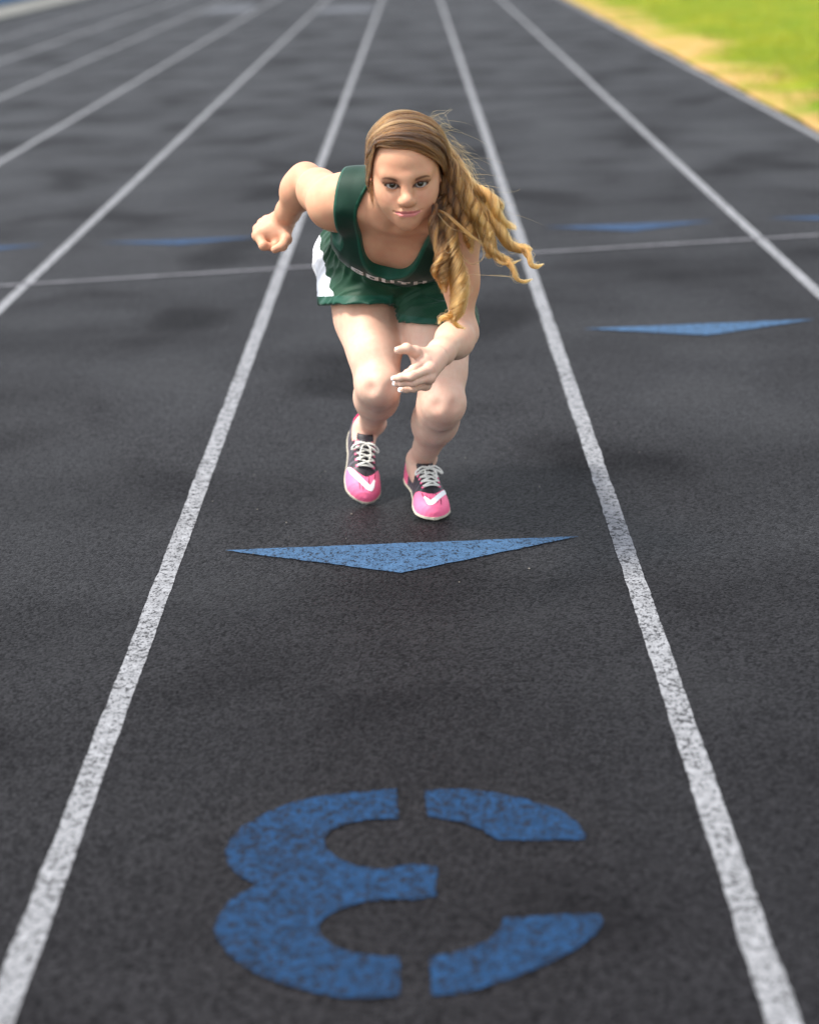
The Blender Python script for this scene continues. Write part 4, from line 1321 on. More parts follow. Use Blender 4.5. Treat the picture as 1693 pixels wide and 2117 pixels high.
def make_shoe(fr, big, ank, knee, label):
    org, fu, lat, up = fr
    R3 = np.array([fu, lat, up])
    loc = lambda P: (P - org) @ R3.T
    g = lambda u, v, w: org + fu * u + lat * v + up * w
    sd = nrm(loc(knee) - loc(ank)) if False else nrm((knee - ank) @ R3.T)
    ankl = loc(ank)
    # the collar follows the leg: an opening round the ankle, leaning with the shin
    def field(ctx):
        q = loc(ctx.P)
        u, v, w = q[..., 0], q[..., 1], q[..., 2]
        h = hw_out(u); t = top_h(u); vm = v_mid(u, big)
        vv = np.abs(v - vm) / h
        ww = np.maximum(w - 0.006, 0) / t
        n = np.interp(u, [0, .1, .2, .26], [2.6, 2.1, 2.3, 2.3])
        e = (vv ** n + ww ** n) ** (1 / n)
        d = (e - 1) * np.minimum(h, t) * 0.75
        d = np.maximum(d, 0.006 - w)
        d = np.maximum(d, np.maximum(0.0005 - u, u - 0.2595))
        op = group(ctx, OPEN)
        d = smax(d, -op, 0.004)
        return d
    OPEN = [RC(g(0.034, 0, 0.052), g(0.094, 0, 0.056), 0.0255, 0.0235, k=0.02),
            RC(g(0.036, 0, 0.085), g(0.092, 0, 0.092), 0.0260, 0.0250, k=0.02),
            RC(ank, ank + (knee - ank) * 0.35, 0.0340, 0.036, k=0.02)]
    c = g(0.13, 0, 0.04)
    v, f = mesh_field(field, c - 0.17, c + 0.17, 0.0019)
    v, f = largest(v, f)
    q = loc(v)[f].mean(1)
    u, vv, w = q[:, 0], q[:, 1] - v_mid(q[:, 0], big), q[:, 2]
    hh = hw_out(u)
    opd = group(Ctx(v[f].mean(1)[:, None, :], v[f].mean(1), 0.0), OPEN)[:, 0]
    nz = vnoise(q * 90)
    toe_line = 0.176 - 0.022 * np.clip(np.abs(vv) / 0.04, 0, 1) ** 2 * 0 + 0.010 * (1 - np.clip(np.abs(vv) / 0.035, 0, 1) ** 2) * -1
    toe_line = 0.210 - 0.042 * np.clip(np.abs(vv) / 0.040, 0, 1.2) ** 2
    mi = np.zeros(len(f), int)                                    # 0 pink, 1 black, 2 grey, 3 lining
    mid = (u < toe_line) & (u > 0.062)
    spikes = (np.sin(u * 330) > 0.25 + 1.4 * (0.030 - w) / 0.03)   # dark feathering on the side wall
    mi[mid] = 2
    mi[mid & ((np.abs(vv) < 0.021 - 0.05 * np.maximum(0.15 - u, 0)) | (spikes & (w > 0.016)))] = 1
    heel = u <= 0.062
    mi[heel] = 2 if big < 0 or True else 0
    if big < 0: mi[heel & (w < 0.075)] = 0
    mi[(opd < 0.0022) & (w > 0.030)] = 3
    mi[(opd < 0.0040) & (w > 0.055) & (u < 0.10)] = 3
    shoe = child('shoe', v, f, [M_pink, M_blackmesh, M_greymesh, M_pinkline], person, True, mi)
    shoe['label'] = label
    bvh = BVHTree.FromPolygons([Vector(p) for p in v], [tuple(x) for x in f.tolist()])
    def drop(u_, v_, off=0.0012):
        o = g(u_, v_ + v_mid(u_, big), 0.16)
        r = bvh.ray_cast(Vector(o), Vector(-up))
        return (np.array(r[0]) + np.array(r[1]) * off) if r[0] is not None else g(u_, v_, top_h(u_))
    # sole plate with a turned-up rim
    us = np.concatenate([np.linspace(0, 0.02, 6), np.linspace(0.035, 0.225, 16), np.linspace(0.235, 0.2615, 8)])
    sv_, sf_ = [], []
    ringL = [(x, v_mid(x, big) + (hw_out(x) + 0.0012)) for x in us] + [(x, v_mid(x, big) - (hw_out(x) + 0.0012)) for x in us[::-1]]
    n = len(ringL)
    for (x, y) in ringL: sv_.append(g(x, y * 1.0, 0.0085))
    for (x, y) in ringL: sv_.append(g(x, y * 1.02, 0.0030))
    for (x, y) in ringL: sv_.append(g(x * 0.985 + 0.002, y * 0.93, 0.0002))
    for k in (0, 1):
        for i in range(n): sf_.append((k * n + i, k * n + (i + 1) % n, (k + 1) * n + (i + 1) % n, (k + 1) * n + i))
    sf_.append(tuple(range(2 * n, 3 * n)))
    sf_.append(tuple(range(n))[::-1])
    mesh_obj('sole', sv_, sf_, M_sole, shoe, False)
    for (a, b) in ((.245, .012), (.240, -.012), (.215, .028), (.212, -.026), (.19, .022), (.188, -.024), (.165, 0.0)):
        vs, fs = [], []
        for k, (rr, ww) in enumerate(((.0042, .0006), (.0034, -.0035), (.0010, -.0085))):
            for i in range(8):
                an = i * math.pi / 4
                vs.append(g(a + rr * math.cos(an), b + v_mid(a, big) + rr * math.sin(an), ww))
        for k in (0, 1):
            for i in range(8): fs.append((k * 8 + i, k * 8 + (i + 1) % 8, k * 8 + 8 + (i + 1) % 8, k * 8 + 8 + i))
        fs.append(tuple(range(16, 24)))
        mesh_obj('spike', vs, fs, M_spike, shoe, True)
    # tongue standing up in front of the ankle
    tv_, tf_ = [], []
    for i, t in enumerate(np.linspace(0, 1, 9)):
        uu = 0.150 - 0.050 * t; ww = 0.064 + 0.030 * t - 0.004 * t * t
        for s in (0, 1):
            for j, b in enumerate(np.linspace(-1, 1, 9)):
                half = 0.017 + 0.006 * t - 0.004 * max(0, t - 0.85) / 0.15
                tv_.append(g(uu - 0.010 * b * b - s * 0.0035 + 0.004 * t, half * b + v_mid(uu, big), ww - 0.007 * b * b - s * 0.003))
    for i in range(8):
        for s in (0, 1):
            for j in range(8):
                a = i * 18 + s * 9 + j; qd = (a, a + 1, a + 19, a + 18)
                tf_.append(qd if s == 0 else qd[::-1])
        for j0 in (0, 8):
            a = i * 18 + j0; qd = (a, a + 18, a + 27, a + 9); tf_.append(qd)
    for j in range(8):
        a = 8 * 18 + j; tf_.append((a, a + 1, a + 10, a + 9))
    mesh_obj('tongue', tv_, tf_, M_blackmesh, shoe, True)
    # eyestays: pink tabs in two rows, laces crossing between
    rows = [0.181, 0.165, 0.149, 0.133, 0.117]
    eL, eR = [], []
    for i, uu in enumerate(rows):
        for s, lst in ((-1, eL), (1, eR)):
            yy = s * (0.0190 + 0.0007 * i)
            p = drop(uu, yy, 0.0026); lst.append(p)
            tv_, tf_ = [], []
            for (a, b) in ((-.004, -.003), (-.004, .003), (.004, .0035), (.004, -.0035)):
                tv_.append(drop(uu + b, yy + a * 1.15, 0.0015))
            for (a, b) in ((-.004, -.003), (-.004, .003), (.004, .0035), (.004, -.0035)):
                tv_.append(drop(uu + b, yy + a * 1.15, -0.001))
            tf_ = [(0, 1, 2, 3), (0, 4, 5, 1), (1, 5, 6, 2), (2, 6, 7, 3), (3, 7, 4, 0)]
            mesh_obj('eyelet_tab', tv_, tf_, M_pink, shoe, False)
    def lace(pts_, r=0.0028, n=18, flat=0.55):
        vs, fs = tube(spline(pts_, n), r, 6, flat=flat)
        mesh_obj('lace', vs, fs, M_lace, shoe, True)
    lace([eL[0], (eL[0] + eR[0]) / 2 + up * 0.004 + fu * 0.001, eR[0]], 0.0056, flat=0.42)
    for i in range(len(rows) - 1):
        lace([eL[i], (eL[i] + eR[i + 1]) / 2 + up * 0.006 + fu * 0.002, eR[i + 1]], 0.0054, flat=0.42)
        lace([eR[i], (eR[i] + eL[i + 1]) / 2 + up * 0.0085 + fu * 0.002, eL[i + 1]], 0.0054, flat=0.42)
    kn = (eL[-1] + eR[-1]) / 2 + up * 0.012 + fu * 0.012
    lace([eL[-1], (eL[-1] + kn) / 2 + up * 0.004, kn], 0.0032); lace([eR[-1], (eR[-1] + kn) / 2 + up * 0.004, kn], 0.0032)
    lace([kn + lat * 0.003, kn - lat * 0.006 + up * 0.002, kn - lat * 0.001 + fu * 0.006, kn + lat * 0.006 + up * 0.003], 0.0042)
    for s in (-1, 1):
        lace([kn, kn + lat * s * 0.016 + up * 0.006 + fu * 0.006, kn + lat * s * 0.031 + fu * 0.010 - up * 0.003, kn + lat * s * 0.034 + fu * 0.018 - up * 0.010, kn + lat * s * 0.020 + fu * 0.014 - up * 0.002, kn + fu * 0.002], 0.0032, 26)
        lace([kn, kn + lat * s * 0.010 + fu * 0.016 + up * 0.004, kn + lat * s * 0.014 + fu * 0.034 - up * 0.004, kn + lat * s * 0.011 + fu * 0.046 - up * 0.012], 0.0019, 20)
    # the white curved check over the toe box, laid on the mesh
    def strip(name, center, width, m, nn=28, off=0.0011):
        cu = spline(np.c_[center, np.zeros(len(center))], nn)[:, :2]; wd = np.interp(np.linspace(0, 1, nn), np.linspace(0, 1, len(width)), width)
        tg = np.gradient(cu, axis=0); tg /= np.linalg.norm(tg, axis=1)[:, None]
        nr = np.c_[-tg[:, 1], tg[:, 0]]
        vs, fs = [], []
        for i in range(nn):
            for b in np.linspace(-1, 1, 6):
                p = cu[i] + nr[i] * wd[i] * b
                vs.append(drop(p[0], p[1], off))
        for i in range(nn - 1):
            for j in range(5):
                a = i * 6 + j; fs.append((a, a + 1, a + 7, a + 6))
        mesh_obj(name, vs, fs, m, shoe, True)
    s = -big
    # from the outer side wall forward, round the tip and back up on the inner side
    strip('check_mark', [(0.172, s * 0.0395), (0.196, s * 0.031), (0.218, s * 0.015), (0.236, -s * 0.003), (0.237, -s * 0.013), (0.214, -s * 0.0225)], [0.0008, 0.0046, 0.0062, 0.0074, 0.0060, 0.0018], M_check)
    for k in range(7):
        y0 = -0.026 + 0.0085 * k + 0.002 * math.sin(k * 3.1)
        u0 = 0.196 + 0.012 * ((k * 7) % 3); L_ = 0.018 + 0.008 * ((k * 5) % 3)
        if u0 + L_ > 0.247: L_ = 0.247 - u0
        strip('slit', [(u0, y0), (u0 + L_ * 0.5, y0 * 0.97), (u0 + L_, y0 * 0.90)], [0.0003, 0.0011, 0.0003], M_slit, 8, 0.0007)
    return shoe
make_shoe(FRR, 1.0, ankR, kneeR, 'rear shoe, pushing off on its toe with the heel high')
make_shoe(FRL, -1.0, ankL, kneeL, 'front shoe, spikes resting on the ground')

# ================================================================== hair
M_hair_top = make_hair('brown_hair', [(0.0, (0.009, 0.0027, 0.0007)), (0.35, (0.033, 0.0112, 0.0028)), (0.65, (0.098, 0.037, 0.0085)), (1.0, (0.30, 0.135, 0.036))], 0.5, 0.1)
M_hair_curl = make_hair('golden_brown_hair', [(0.0, (0.012, 0.004, 0.001)), (0.3, (0.052, 0.019, 0.004)), (0.65, (0.172, 0.067, 0.0125)), (1.0, (0.35, 0.162, 0.042))], 0.38, 0.60)
M_lash = make_hair('dark_lash', [(0.0, (0.010, 0.006, 0.004)), (1.0, (0.030, 0.017, 0.010))])
M_cap = plain('hair_underlayer', (0.040, 0.017, 0.007), 0.6, 0.3, 0.5, 90)

def strands(name, curves, radii, shades, m, parent):
    hc = bpy.data.hair_curves.new(name)
    hc.add_curves([len(c) for c in curves])
    pos = np.concatenate(curves).astype(np.float32)
    hc.attributes['position'].data.foreach_set('vector', pos.ravel())
    ra = hc.attributes.get('radius') or hc.attributes.new('radius', 'FLOAT', 'POINT')
    rr = np.concatenate([r * np.interp(np.linspace(0, 1, len(c)), [0, 0.7, 1], [1, 0.9, 0.25]) for c, r in zip(curves, radii)]).astype(np.float32)
    ra.data.foreach_set('value', rr)
    sh = hc.attributes.new('shade', 'FLOAT', 'CURVE')
    sh.data.foreach_set('value', np.asarray(shades, dtype=np.float32))
    hc.materials.append(m)
    o = bpy.data.objects.new(name, hc); COL.objects.link(o); o.parent = parent
    return o

# rows of the swept hair: from the front edge over the crown to the nape; columns run temple to temple
ROWS = np.array([
    [(-.0715, .028, .058), (-.054, .054, .086), (-.024, .070, .0930), (.018, .072, .0880), (.050, .063, .0670), (.0715, .038, .034), (.0815, .012, -.006)],
    [(-.0770, .008, .042), (-.063, .030, .084), (-.024, .038, .1060), (.020, .038, .1055), (.059, .030, .086), (.0830, .004, .050), (.0900, -.010, .000)],
    [(-.0790, -.020, .022), (-.071, -.030, .070), (-.030, -.036, .1080), (.020, -.038, .1100), (.063, -.035, .088), (.0870, -.035, .045), (.0930, -.035, -.002)],
    [(-.0760, -.060, .000), (-.066, -.090, .055), (-.025, -.112, .0850), (.022, -.112, .0860), (.062, -.090, .060), (.0850, -.065, .020), (.0920, -.055, -.030)],
    [(-.0640, -.075, -.045), (-.055, -.100, -.02), (-.020, -.118, .010), (.022, -.118, .010), (.060, -.100, -.010), (.0800, -.075, -.030), (.0880, -.060, -.060)],
])
def row_at(a):
    """a in 0..4 -> seven control points"""
    P = np.concatenate([[2 * ROWS[0] - ROWS[1]], ROWS, [2 * ROWS[-1] - ROWS[-2]]])
    a = min(max(a, 0), 3.9999); i = int(a); f = a - i
    p0, p1, p2, p3 = P[i], P[i + 1], P[i + 2], P[i + 3]
    return 0.5 * (2 * p1 + (p2 - p0) * f + (2 * p0 - 5 * p1 + 4 * p2 - p3) * f ** 2 + (3 * p1 - p0 - 3 * p2 + p3) * f ** 3)
HC0 = V(0, -0.015, 0.03)
def to_world(q): return HEADC + HS * (np.asarray(q) @ HAX)

cap_v, cap_f = [], []
NA, NT = 34, 30
for i in range(NA):
    c = spline(row_at(4 * i / (NA - 1)), NT)
    c = HC0 + (c - HC0) * (0.955 if i > 2 else 0.925 + 0.01 * i)
    cap_v += list(to_world(c))
    if i:
        for j in range(NT - 1):
            q = (i - 1) * NT + j; cap_f.append((q, q + 1, q + NT + 1, q + NT))
hair = mesh_obj('hair', cap_v, cap_f, M_cap, person, True)

R = np.random.default_rng(3)
cs, rs, ss = [], [], []
GA = np.array([spline(row_at(4 * i / 160), 61) for i in range(161)])
def sample(a, t):
    a = np.clip(a, 0, 3.999) * 40; t = np.clip(t, 0, 0.9999) * 60
    i, j = a.astype(int), t.astype(int); f, g = (a - i)[:, None], (t - j)[:, None]
    i1, j1 = np.minimum(i + 1, 160), np.minimum(j + 1, 60)
    return (GA[i, j] * (1 - g) + GA[i, j1] * g) * (1 - f) + (GA[i1, j] * (1 - g) + GA[i1, j1] * g) * f
for i in range(4600):
    a = 4 * R.random() ** 1.5
    if i < 800: a = 0.30 * R.random() ** 1.3
    t0 = 0.0 if R.random() < 0.7 else 0.25 * R.random(); t1 = 1.0 - 0.15 * R.random()
    t = np.linspace(t0, t1, 26)
    da = R.normal(0, 0.10) + 0.16 * (vnoise(np.array([a * 5.0, 4.2, 1.5])) - 0.5)
    av = a + da * np.sin(t * 3.1) + 0.05 * R.normal() * np.cos(t * 5 + i)
    c = sample(av, t)
    if i % 9 == 0: lift_x = 0.006 * R.random()
    else: lift_x = 0.0
    if i < 800:                                            # the swept front edge is loose and falls unevenly
        dn = 0.016 * R.random() ** 2.2 * np.sin(np.clip(t, 0, 1) * 3.14)
        c = c - np.array([0, -0.25, 1.0]) * dn[:, None]
    clump = vnoise(np.array([a * 7.0, 2.2, 5.5])) - 0.5
    amp = 0.0105 * (vnoise(np.c_[np.full(26, a * 6.0), t * 2.5, np.full(26, 1.7)]) - 0.45) + 0.0045 * (vnoise(np.c_[np.full(26, a * 16), t * 3, np.full(26, 9.7)]) - 0.5)
    lift = 0.0025 * R.random() + amp + lift_x * np.sin(np.clip(t, 0, 1) * math.pi)
    n = c - HC0; n /= np.linalg.norm(n, axis=1)[:, None]
    drift = np.gradient(c, axis=0); drift /= np.linalg.norm(drift, axis=1)[:, None]
    side = np.cross(drift, n)
    c = c + n * lift[:, None] + side * (0.006 * (R.random() - 0.5) * np.sin(t * 3.1 + 6 * R.random()))[:, None]
    cs.append(to_world(c)); rs.append(0.00042)
    ss.append(np.clip(0.22 + 1.0 * (vnoise(np.array([a * 9.0, 1.2, 8.8])) - 0.42) + 0.5 * (vnoise(np.array([a * 23.0, 6.2, 3.8])) - 0.5) + R.normal(0, 0.07), 0, 0.8) * (0.55 + 0.45 * min(1, a / 0.5)))  # front rows toned darker, painting shade along the underside of the sweep
# temple and side hair drawn back over the ear
for i in range(760):
    f_ = R.random()
    p = [(-.0590 - 0.012 * f_, .057 - 0.032 * f_, .082 - 0.022 * f_), (-.0660 - 0.010 * f_, .048 - 0.030 * f_, .048 - 0.01 * f_), (-.0730 - 0.007 * f_, .030 - 0.030 * f_, .014), (-.0790 - 0.003 * f_, .004 - 0.02 * f_, -.016), (-.0790, -.030, -.045)]
    c = spline(np.array(p) + R.normal(0, 0.0014, (5, 3)), 18)
    cs.append(to_world(c)); rs.append(0.00038); ss.append(np.clip(0.45 + 0.5 * (vnoise(np.array([f_ * 11, 3.0, 3.0])) - 0.5) + R.normal(0, 0.10), 0, 1))
# baby hairs softening the hairline
for i in range(170):
    t_ = 0.08 + 0.84 * R.random()
    b0 = sample(np.array([0.02 + 0.1 * R.random()]), np.array([t_]))[0]
    b0 = HC0 + (b0 - HC0) * 0.965 + np.array([0, 0.0, -0.006 * R.random()])
    d0 = sample(np.array([0.15]), np.array([min(0.98, t_ + 0.12)]))[0] - b0
    L0 = 0.35 + 0.65 * R.random()
    tt = np.linspace(0, 1, 9)[:, None]
    c = b0 + d0 * tt * L0 + np.array([0, 0.004, -0.002 + 0.004 * R.random()]) * np.sin(tt * 3.14)
    cs.append(to_world(c)); rs.append(0.00022); ss.append(0.2 + 0.3 * R.random())
# short wisps by the ear
for i in range(40):
    p = np.array([(-.072, .026, -.005), (-.0745, .024, -.025), (-.072, .026, -.045 - 0.02 * R.random())]) + R.normal(0, 0.002, (3, 3))
    cs.append(to_world(spline(p, 12))); rs.append(0.00022); ss.append(0.35)
# wisps laid across the sweep at a slant
for k in range(16):
    a0 = 0.05 + 1.9 * R.random(); a1 = a0 + R.normal(0.35, 0.35); sh0 = 0.15 + 0.55 * R.random(); hgt = 0.0035 + 0.005 * R.random()
    ta, tb = 0.02 + 0.25 * R.random(), 0.75 + 0.25 * R.random()
    for i in range(34):
        t = np.linspace(ta, tb, 26); av = a0 + (a1 - a0) * smooth01(t, ta, tb) + 0.035 * R.normal()
        c = sample(np.clip(av, -0.1, 3.9), t)
        n = c - HC0; n /= np.linalg.norm(n, axis=1)[:, None]
        c = c + n * ((hgt + 0.0012 * R.normal()) * np.sin(np.linspace(0, 1, 26) * math.pi) ** 0.6 + 0.001)[:, None]
        cs.append(to_world(c)); rs.append(0.0004); ss.append(np.clip(sh0 + R.normal(0, 0.07), 0, 0.9))
strands('swept_hair', cs, rs, ss, M_hair_top, hair)

def frame(C):
    Tn = np.gradient(C, axis=0); Tn /= np.linalg.norm(Tn, axis=1)[:, None] + 1e-9
    N = np.zeros_like(C); n = np.cross(Tn[0], V(0, 1, 0.2)); n /= np.linalg.norm(n)
    for i in range(len(C)):
        n = n - (n @ Tn[i]) * Tn[i]; n /= np.linalg.norm(n); N[i] = n
    return Tn, N, np.cross(Tn, N)

def curl(ctrl, width, n, twist, axis_amp=0.0, axis_turns=0.0, base=0.45, clumps=3, seed=0, fuzz=0.0015, ragged=0.35, rad=0.00033):
    """a lock of hair: strands wound round a guide in a few ropes; width is a list along the lock"""
    R = np.random.default_rng(100 + seed); m = 56
    C = spline([np.array(p) for p in ctrl], m)
    s = np.linspace(0, 1, m)
    Tn, N, B = frame(C)
    if axis_amp:
        am = np.interp(s, [0, 0.25, 1], [0, 0.6, 1]) * axis_amp; an = 2 * math.pi * axis_turns * s
        C = C + N * (am * np.cos(an))[:, None] + B * (am * np.sin(an))[:, None]
        Tn, N, B = frame(C)
    W = np.interp(s, np.linspace(0, 1, len(width)), width)
    cs, rs, ss = [], [], []
    for i in range(int(n * 1.5)):
        k = R.integers(clumps); loose = R.random() < 0.09
        ph = 2 * math.pi * k / clumps + R.normal(0, 0.36 * 3 / clumps)
        rho = math.sqrt(R.random()) * 0.80 + 0.20
        edge = abs(((ph - 2 * math.pi * k / clumps + math.pi) % (2 * math.pi)) - math.pi) / (math.pi / clumps)
        ang = ph + 2 * math.pi * (twist + R.normal(0, 0.10) + loose * R.normal(0, 0.35)) * (s + 0.12 * s * s) + R.normal(0, 0.12)
        grow = np.interp(s, [0, 0.18, 1], [0.6, 1, 1])
        q = C + (N * np.cos(ang)[:, None] + B * np.sin(ang)[:, None]) * (W * rho * grow * (1 + 0.35 * loose * R.random()))[:, None]
        wob = np.c_[vnoise(np.c_[s * 5 + i * 0.37, np.full(m, i * 1.7), np.zeros(m)]), vnoise(np.c_[s * 5 + i * 0.37, np.full(m, i * 1.7), np.full(m, 7.0)]), vnoise(np.c_[s * 5 + i * 0.37, np.full(m, i * 1.7), np.full(m, 14.0)])] - 0.5
        q = q + wob * 2 * fuzz * (1 + 2.0 * loose)
        e = m - int(m * ragged * R.random() ** 1.5)
        b = int(0.06 * m * R.random())
        cs.append(q[b:e]); rs.append(rad)
        ss.append(np.clip(base + 0.16 - 0.66 * min(edge, 1.3) + 0.16 * (rho - 0.7) + 0.22 * (vnoise(np.array([k * 3.3 + seed, i * 0.001, ph * 2.2])) - 0.5) * 2 + R.normal(0, 0.11), 0, 1))  # rope edges coloured darker to paint shade into the grooves
    strands('curl', cs, rs, ss, M_hair_curl, hair)

# the large ringlet hanging in front of the arm
curl([(0.0470, 3.7367, 0.8377), (0.0537, 3.7041, 0.8041), (0.0580, 3.6719, 0.7627), (0.0602, 3.6451, 0.7156), (0.0682, 3.6211, 0.6577), (0.0664, 3.6023, 0.6095), (0.0530, 3.5909, 0.5832)], [.010, .014, .017, .019, .021, .018, .008], 620, 2.6, 0.004, 1.5, 0.50, 3, 1)
curl([(0.0601, 3.5984, 0.6106), (0.0573, 3.5858, 0.5926), (0.0670, 3.5779, 0.5815), (0.0810, 3.5732, 0.5737)], [.008, .007, .004, .002], 70, 0.8, 0.003, 1, 0.75, 2, 2, 0.002)
curl([(0.0581, 3.5964, 0.6111), (0.0441, 3.5855, 0.5984), (0.0306, 3.5798, 0.5949), (0.0231, 3.5772, 0.5875)], [.008, .008, .005, .002], 80, 0.7, 0.003, 1, 0.70, 2, 3, 0.002)
# the darker ringlet beside the neckline
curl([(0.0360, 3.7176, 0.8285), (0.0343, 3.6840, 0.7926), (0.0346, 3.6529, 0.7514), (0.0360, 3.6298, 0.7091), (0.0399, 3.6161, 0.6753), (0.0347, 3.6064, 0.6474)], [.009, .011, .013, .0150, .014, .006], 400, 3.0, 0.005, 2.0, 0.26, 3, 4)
curl([(0.0250, 3.6790, 0.8246), (0.0241, 3.6492, 0.7782), (0.0281, 3.6232, 0.7209), (0.0239, 3.6132, 0.6920), (0.0302, 3.6049, 0.6676)], [.008, .010, .009, .007, .003], 110, 2.0, 0.006, 2.0, 0.40, 2, 5, 0.002)
# the thick lock sweeping out over the shoulder and its curls
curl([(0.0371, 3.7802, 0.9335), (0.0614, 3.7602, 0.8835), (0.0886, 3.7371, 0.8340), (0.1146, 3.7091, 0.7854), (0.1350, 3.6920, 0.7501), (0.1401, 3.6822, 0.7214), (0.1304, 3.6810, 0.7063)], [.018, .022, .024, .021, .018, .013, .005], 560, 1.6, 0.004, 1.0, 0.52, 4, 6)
curl([(0.0422, 3.7971, 0.9209), (0.0772, 3.7800, 0.8698), (0.1101, 3.7606, 0.8275), (0.1374, 3.7478, 0.8044), (0.1567, 3.7390, 0.7936), (0.1664, 3.7391, 0.8058), (0.1553, 3.7412, 0.8184), (0.1423, 3.7344, 0.8116), (0.1500, 3.7257, 0.7981)], [.018, .021, .020, .016, .009, .007, .007, .006, .003], 480, 0.9, 0.0, 0, 0.62, 3, 7, 0.0016)
curl([(0.0459, 3.7733, 0.8823), (0.0806, 3.7512, 0.8322), (0.1261, 3.7323, 0.7938), (0.1593, 3.7174, 0.7615), (0.1861, 3.7033, 0.7316), (0.2114, 3.6942, 0.7165), (0.2299, 3.6906, 0.7113)], [.018, .020, .018, .013, .011, .010, .005], 440, 2.4, 0.006, 2.2, 0.64, 3, 8)
curl([(0.2115, 3.6953, 0.7195), (0.2251, 3.6832, 0.7024), (0.2304, 3.6722, 0.6885), (0.2406, 3.6692, 0.6856), (0.2550, 3.6679, 0.6874)], [.010, .008, .005, .004, .001], 90, 0.6, 0.003, 0.8, 0.85, 2, 9, 0.002)
curl([(0.0481, 3.7513, 0.8645), (0.0843, 3.7209, 0.8055), (0.1187, 3.6980, 0.7559), (0.1403, 3.6832, 0.7244), (0.1665, 3.6751, 0.7060), (0.1845, 3.6681, 0.6910)], [.014, .015, .013, .010, .009, .006], 300, 2.2, 0.005, 2.0, 0.60, 3, 10)
curl([(0.1745, 3.6715, 0.6981), (0.1881, 3.6604, 0.6809), (0.1957, 3.6531, 0.6653), (0.2099, 3.6504, 0.6569), (0.2307, 3.6511, 0.6581)], [.009, .006, .004, .003, .001], 80, 0.5, 0.003, 0.8, 0.82, 2, 11, 0.0018)
curl([(0.1382, 3.6832, 0.7244), (0.1577, 3.6678, 0.6973), (0.1803, 3.6648, 0.6939), (0.2074, 3.6659, 0.7021)], [.006, .004, .003, .001], 40, 0.5, 0.002, 0.6, 0.8, 2, 12, 0.0016)
# fill between the ear and the shoulder
curl([(0.0443, 3.7971, 0.9208), (0.0549, 3.7692, 0.8701), (0.0644, 3.7377, 0.8244), (0.0804, 3.7141, 0.7859), (0.0959, 3.6996, 0.7586)], [.022, .026, .026, .022, .010], 620, 0.8, 0, 0, 0.36, 4, 13)
curl([(0.0379, 3.8293, 0.9379), (0.0676, 3.8053, 0.8824), (0.0971, 3.7781, 0.8327), (0.1269, 3.7544, 0.7933), (0.1470, 3.7425, 0.7735)], [.022, .026, .026, .022, .012], 520, 0.9, 0, 0, 0.56, 4, 14)
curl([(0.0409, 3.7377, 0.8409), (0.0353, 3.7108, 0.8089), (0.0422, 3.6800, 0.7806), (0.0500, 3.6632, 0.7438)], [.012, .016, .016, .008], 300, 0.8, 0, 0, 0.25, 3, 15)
# dark backing lock with shade put into its colour, and more ringlets over it
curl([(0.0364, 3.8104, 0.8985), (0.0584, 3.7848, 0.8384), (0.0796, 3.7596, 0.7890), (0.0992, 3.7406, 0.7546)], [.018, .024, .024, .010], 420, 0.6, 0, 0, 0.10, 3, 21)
curl([(0.0534, 3.7551, 0.9000), (0.0826, 3.7261, 0.8514), (0.1077, 3.7029, 0.8075), (0.1292, 3.6881, 0.7759), (0.1385, 3.6800, 0.7458)], [.008, .012, .013, .012, .005], 280, 2.8, 0.006, 2.2, 0.60, 2, 22, 0.002)
curl([(0.0558, 3.7298, 0.8570), (0.0745, 3.7008, 0.8090), (0.0895, 3.6813, 0.7703), (0.1008, 3.6712, 0.7405), (0.0960, 3.6665, 0.7207)], [.008, .011, .012, .010, .004], 240, 2.6, 0.006, 2.0, 0.48, 2, 23, 0.002)
curl([(0.0674, 3.7731, 0.9023), (0.1074, 3.7507, 0.8541), (0.1425, 3.7338, 0.8221), (0.1721, 3.7163, 0.7821), (0.1938, 3.7028, 0.7544)], [.008, .010, .011, .010, .004], 220, 2.4, 0.007, 2.0, 0.66, 2, 24, 0.0025)
# a stray lock crossing the shoulder
curl([(0.0236, 3.6780, 0.8125), (0.0468, 3.6623, 0.8059), (0.0715, 3.6500, 0.7845), (0.1015, 3.6464, 0.7573), (0.1270, 3.6557, 0.7371)], [.002, .0028, .0028, .002, .001], 26, 0.5, 0, 0, 0.60, 2, 16, 0.0015)

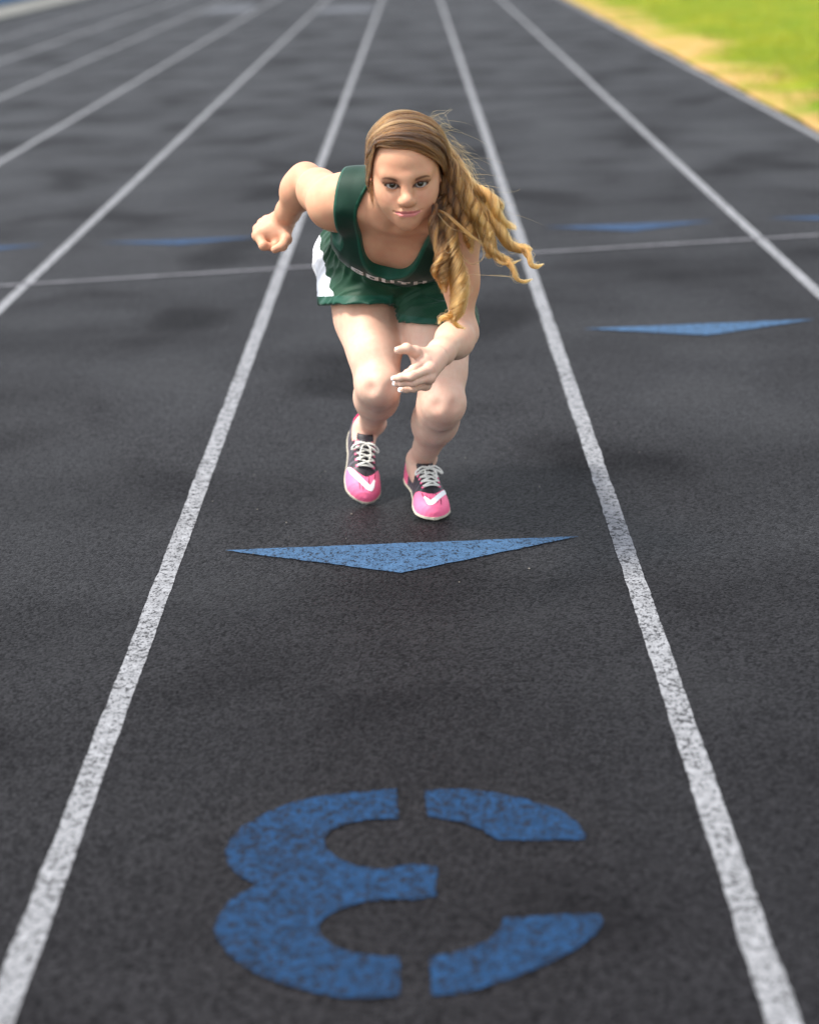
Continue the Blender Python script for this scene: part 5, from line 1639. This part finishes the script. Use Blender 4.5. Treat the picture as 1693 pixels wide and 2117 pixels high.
# fly-away hairs catching the light
cs, rs, ss = [], [], []
for i in range(110):
    u = R.random()
    st = spline([np.array(p) for p in ((0.0132, 3.8152, 0.9902), (0.0586, 3.7989, 0.9408), (0.0827, 3.7750, 0.8859), (0.1174, 3.7563, 0.8300), (0.1526, 3.7361, 0.8005))], 50)[int(u * 49)]
    L = 0.020 + 0.055 * R.random()
    d = V(0.75 + 0.5 * R.random(), R.normal(0, 0.3), 0.35 - 0.75 * R.random()); d /= np.linalg.norm(d)
    bend = V(R.normal(0, 0.7), R.normal(0, 0.3), -0.8 + R.normal(0, 0.7))
    t = np.linspace(0, 1, 14)[:, None]
    c = st + R.normal(0, 0.004, 3) + d * L * t + bend * L * 0.55 * t ** 2 + 0.004 * np.sin(t * 7 + 6 * R.random()) * R.normal(0, 1, 3)
    cs.append(c); rs.append(0.00013 + 0.00008 * R.random()); ss.append(0.30 + 0.35 * R.random())
for (a, b, c_, d_) in (((0.0725, 3.6306, 0.7282), (0.0996, 3.6322, 0.7011), (0.1262, 3.6479, 0.7147), (0.1125, 3.6574, 0.7735)), ((0.0506, 3.6273, 0.7502), (0.0418, 3.6173, 0.7370), (0.0538, 3.6150, 0.7297), (0.0647, 3.6257, 0.7448)), ((0.0314, 3.6573, 0.8073), (0.0557, 3.6373, 0.7790), (0.0861, 3.6390, 0.7674), (0.1217, 3.6474, 0.7440)), ((0.0834, 3.6255, 0.6822), (0.1244, 3.6246, 0.6778), (0.1654, 3.6240, 0.6743), (0.1961, 3.6227, 0.6692))):
    for k in range(3):
        cs.append(spline(np.array([a, b, c_, d_]) + R.normal(0, 0.001, (4, 3)), 22)); rs.append(0.0003); ss.append(0.6)
strands('stray_hair', cs, rs, ss, M_hair_curl, hair)

# lashes and brow hairs
cs, rs, ss = [], [], []
for s in (-1, 1):
    for i in range(46):
        x = -0.0135 + 0.0290 * i / 45
        t = max(0, 1 - ((x + 0.0005) / LID_W) ** 2)
        z = LID_UP * t ** 0.75 + 0.06 * x
        y = math.sqrt(max(1e-6, (EYE_R + 0.0020) ** 2 - x * x - z * z))
        p = V(s * (EYE_X + x), EYE_Y + y, EYE_Z + z)
        out = V(s * (0.25 * x / 0.0125 + 0.10), 0.75, 0.55); out /= np.linalg.norm(out)
        L = 0.0062 + 0.0025 * max(0, x) / 0.0125
        tt = np.linspace(0, 1, 6)[:, None]
        cs.append(to_world(p + out * L * tt + V(0, 0, 1) * L * 0.45 * tt ** 2)); rs.append(0.00022); ss.append(0.2)
strands('eyelash', cs, rs, ss, M_lash, person)
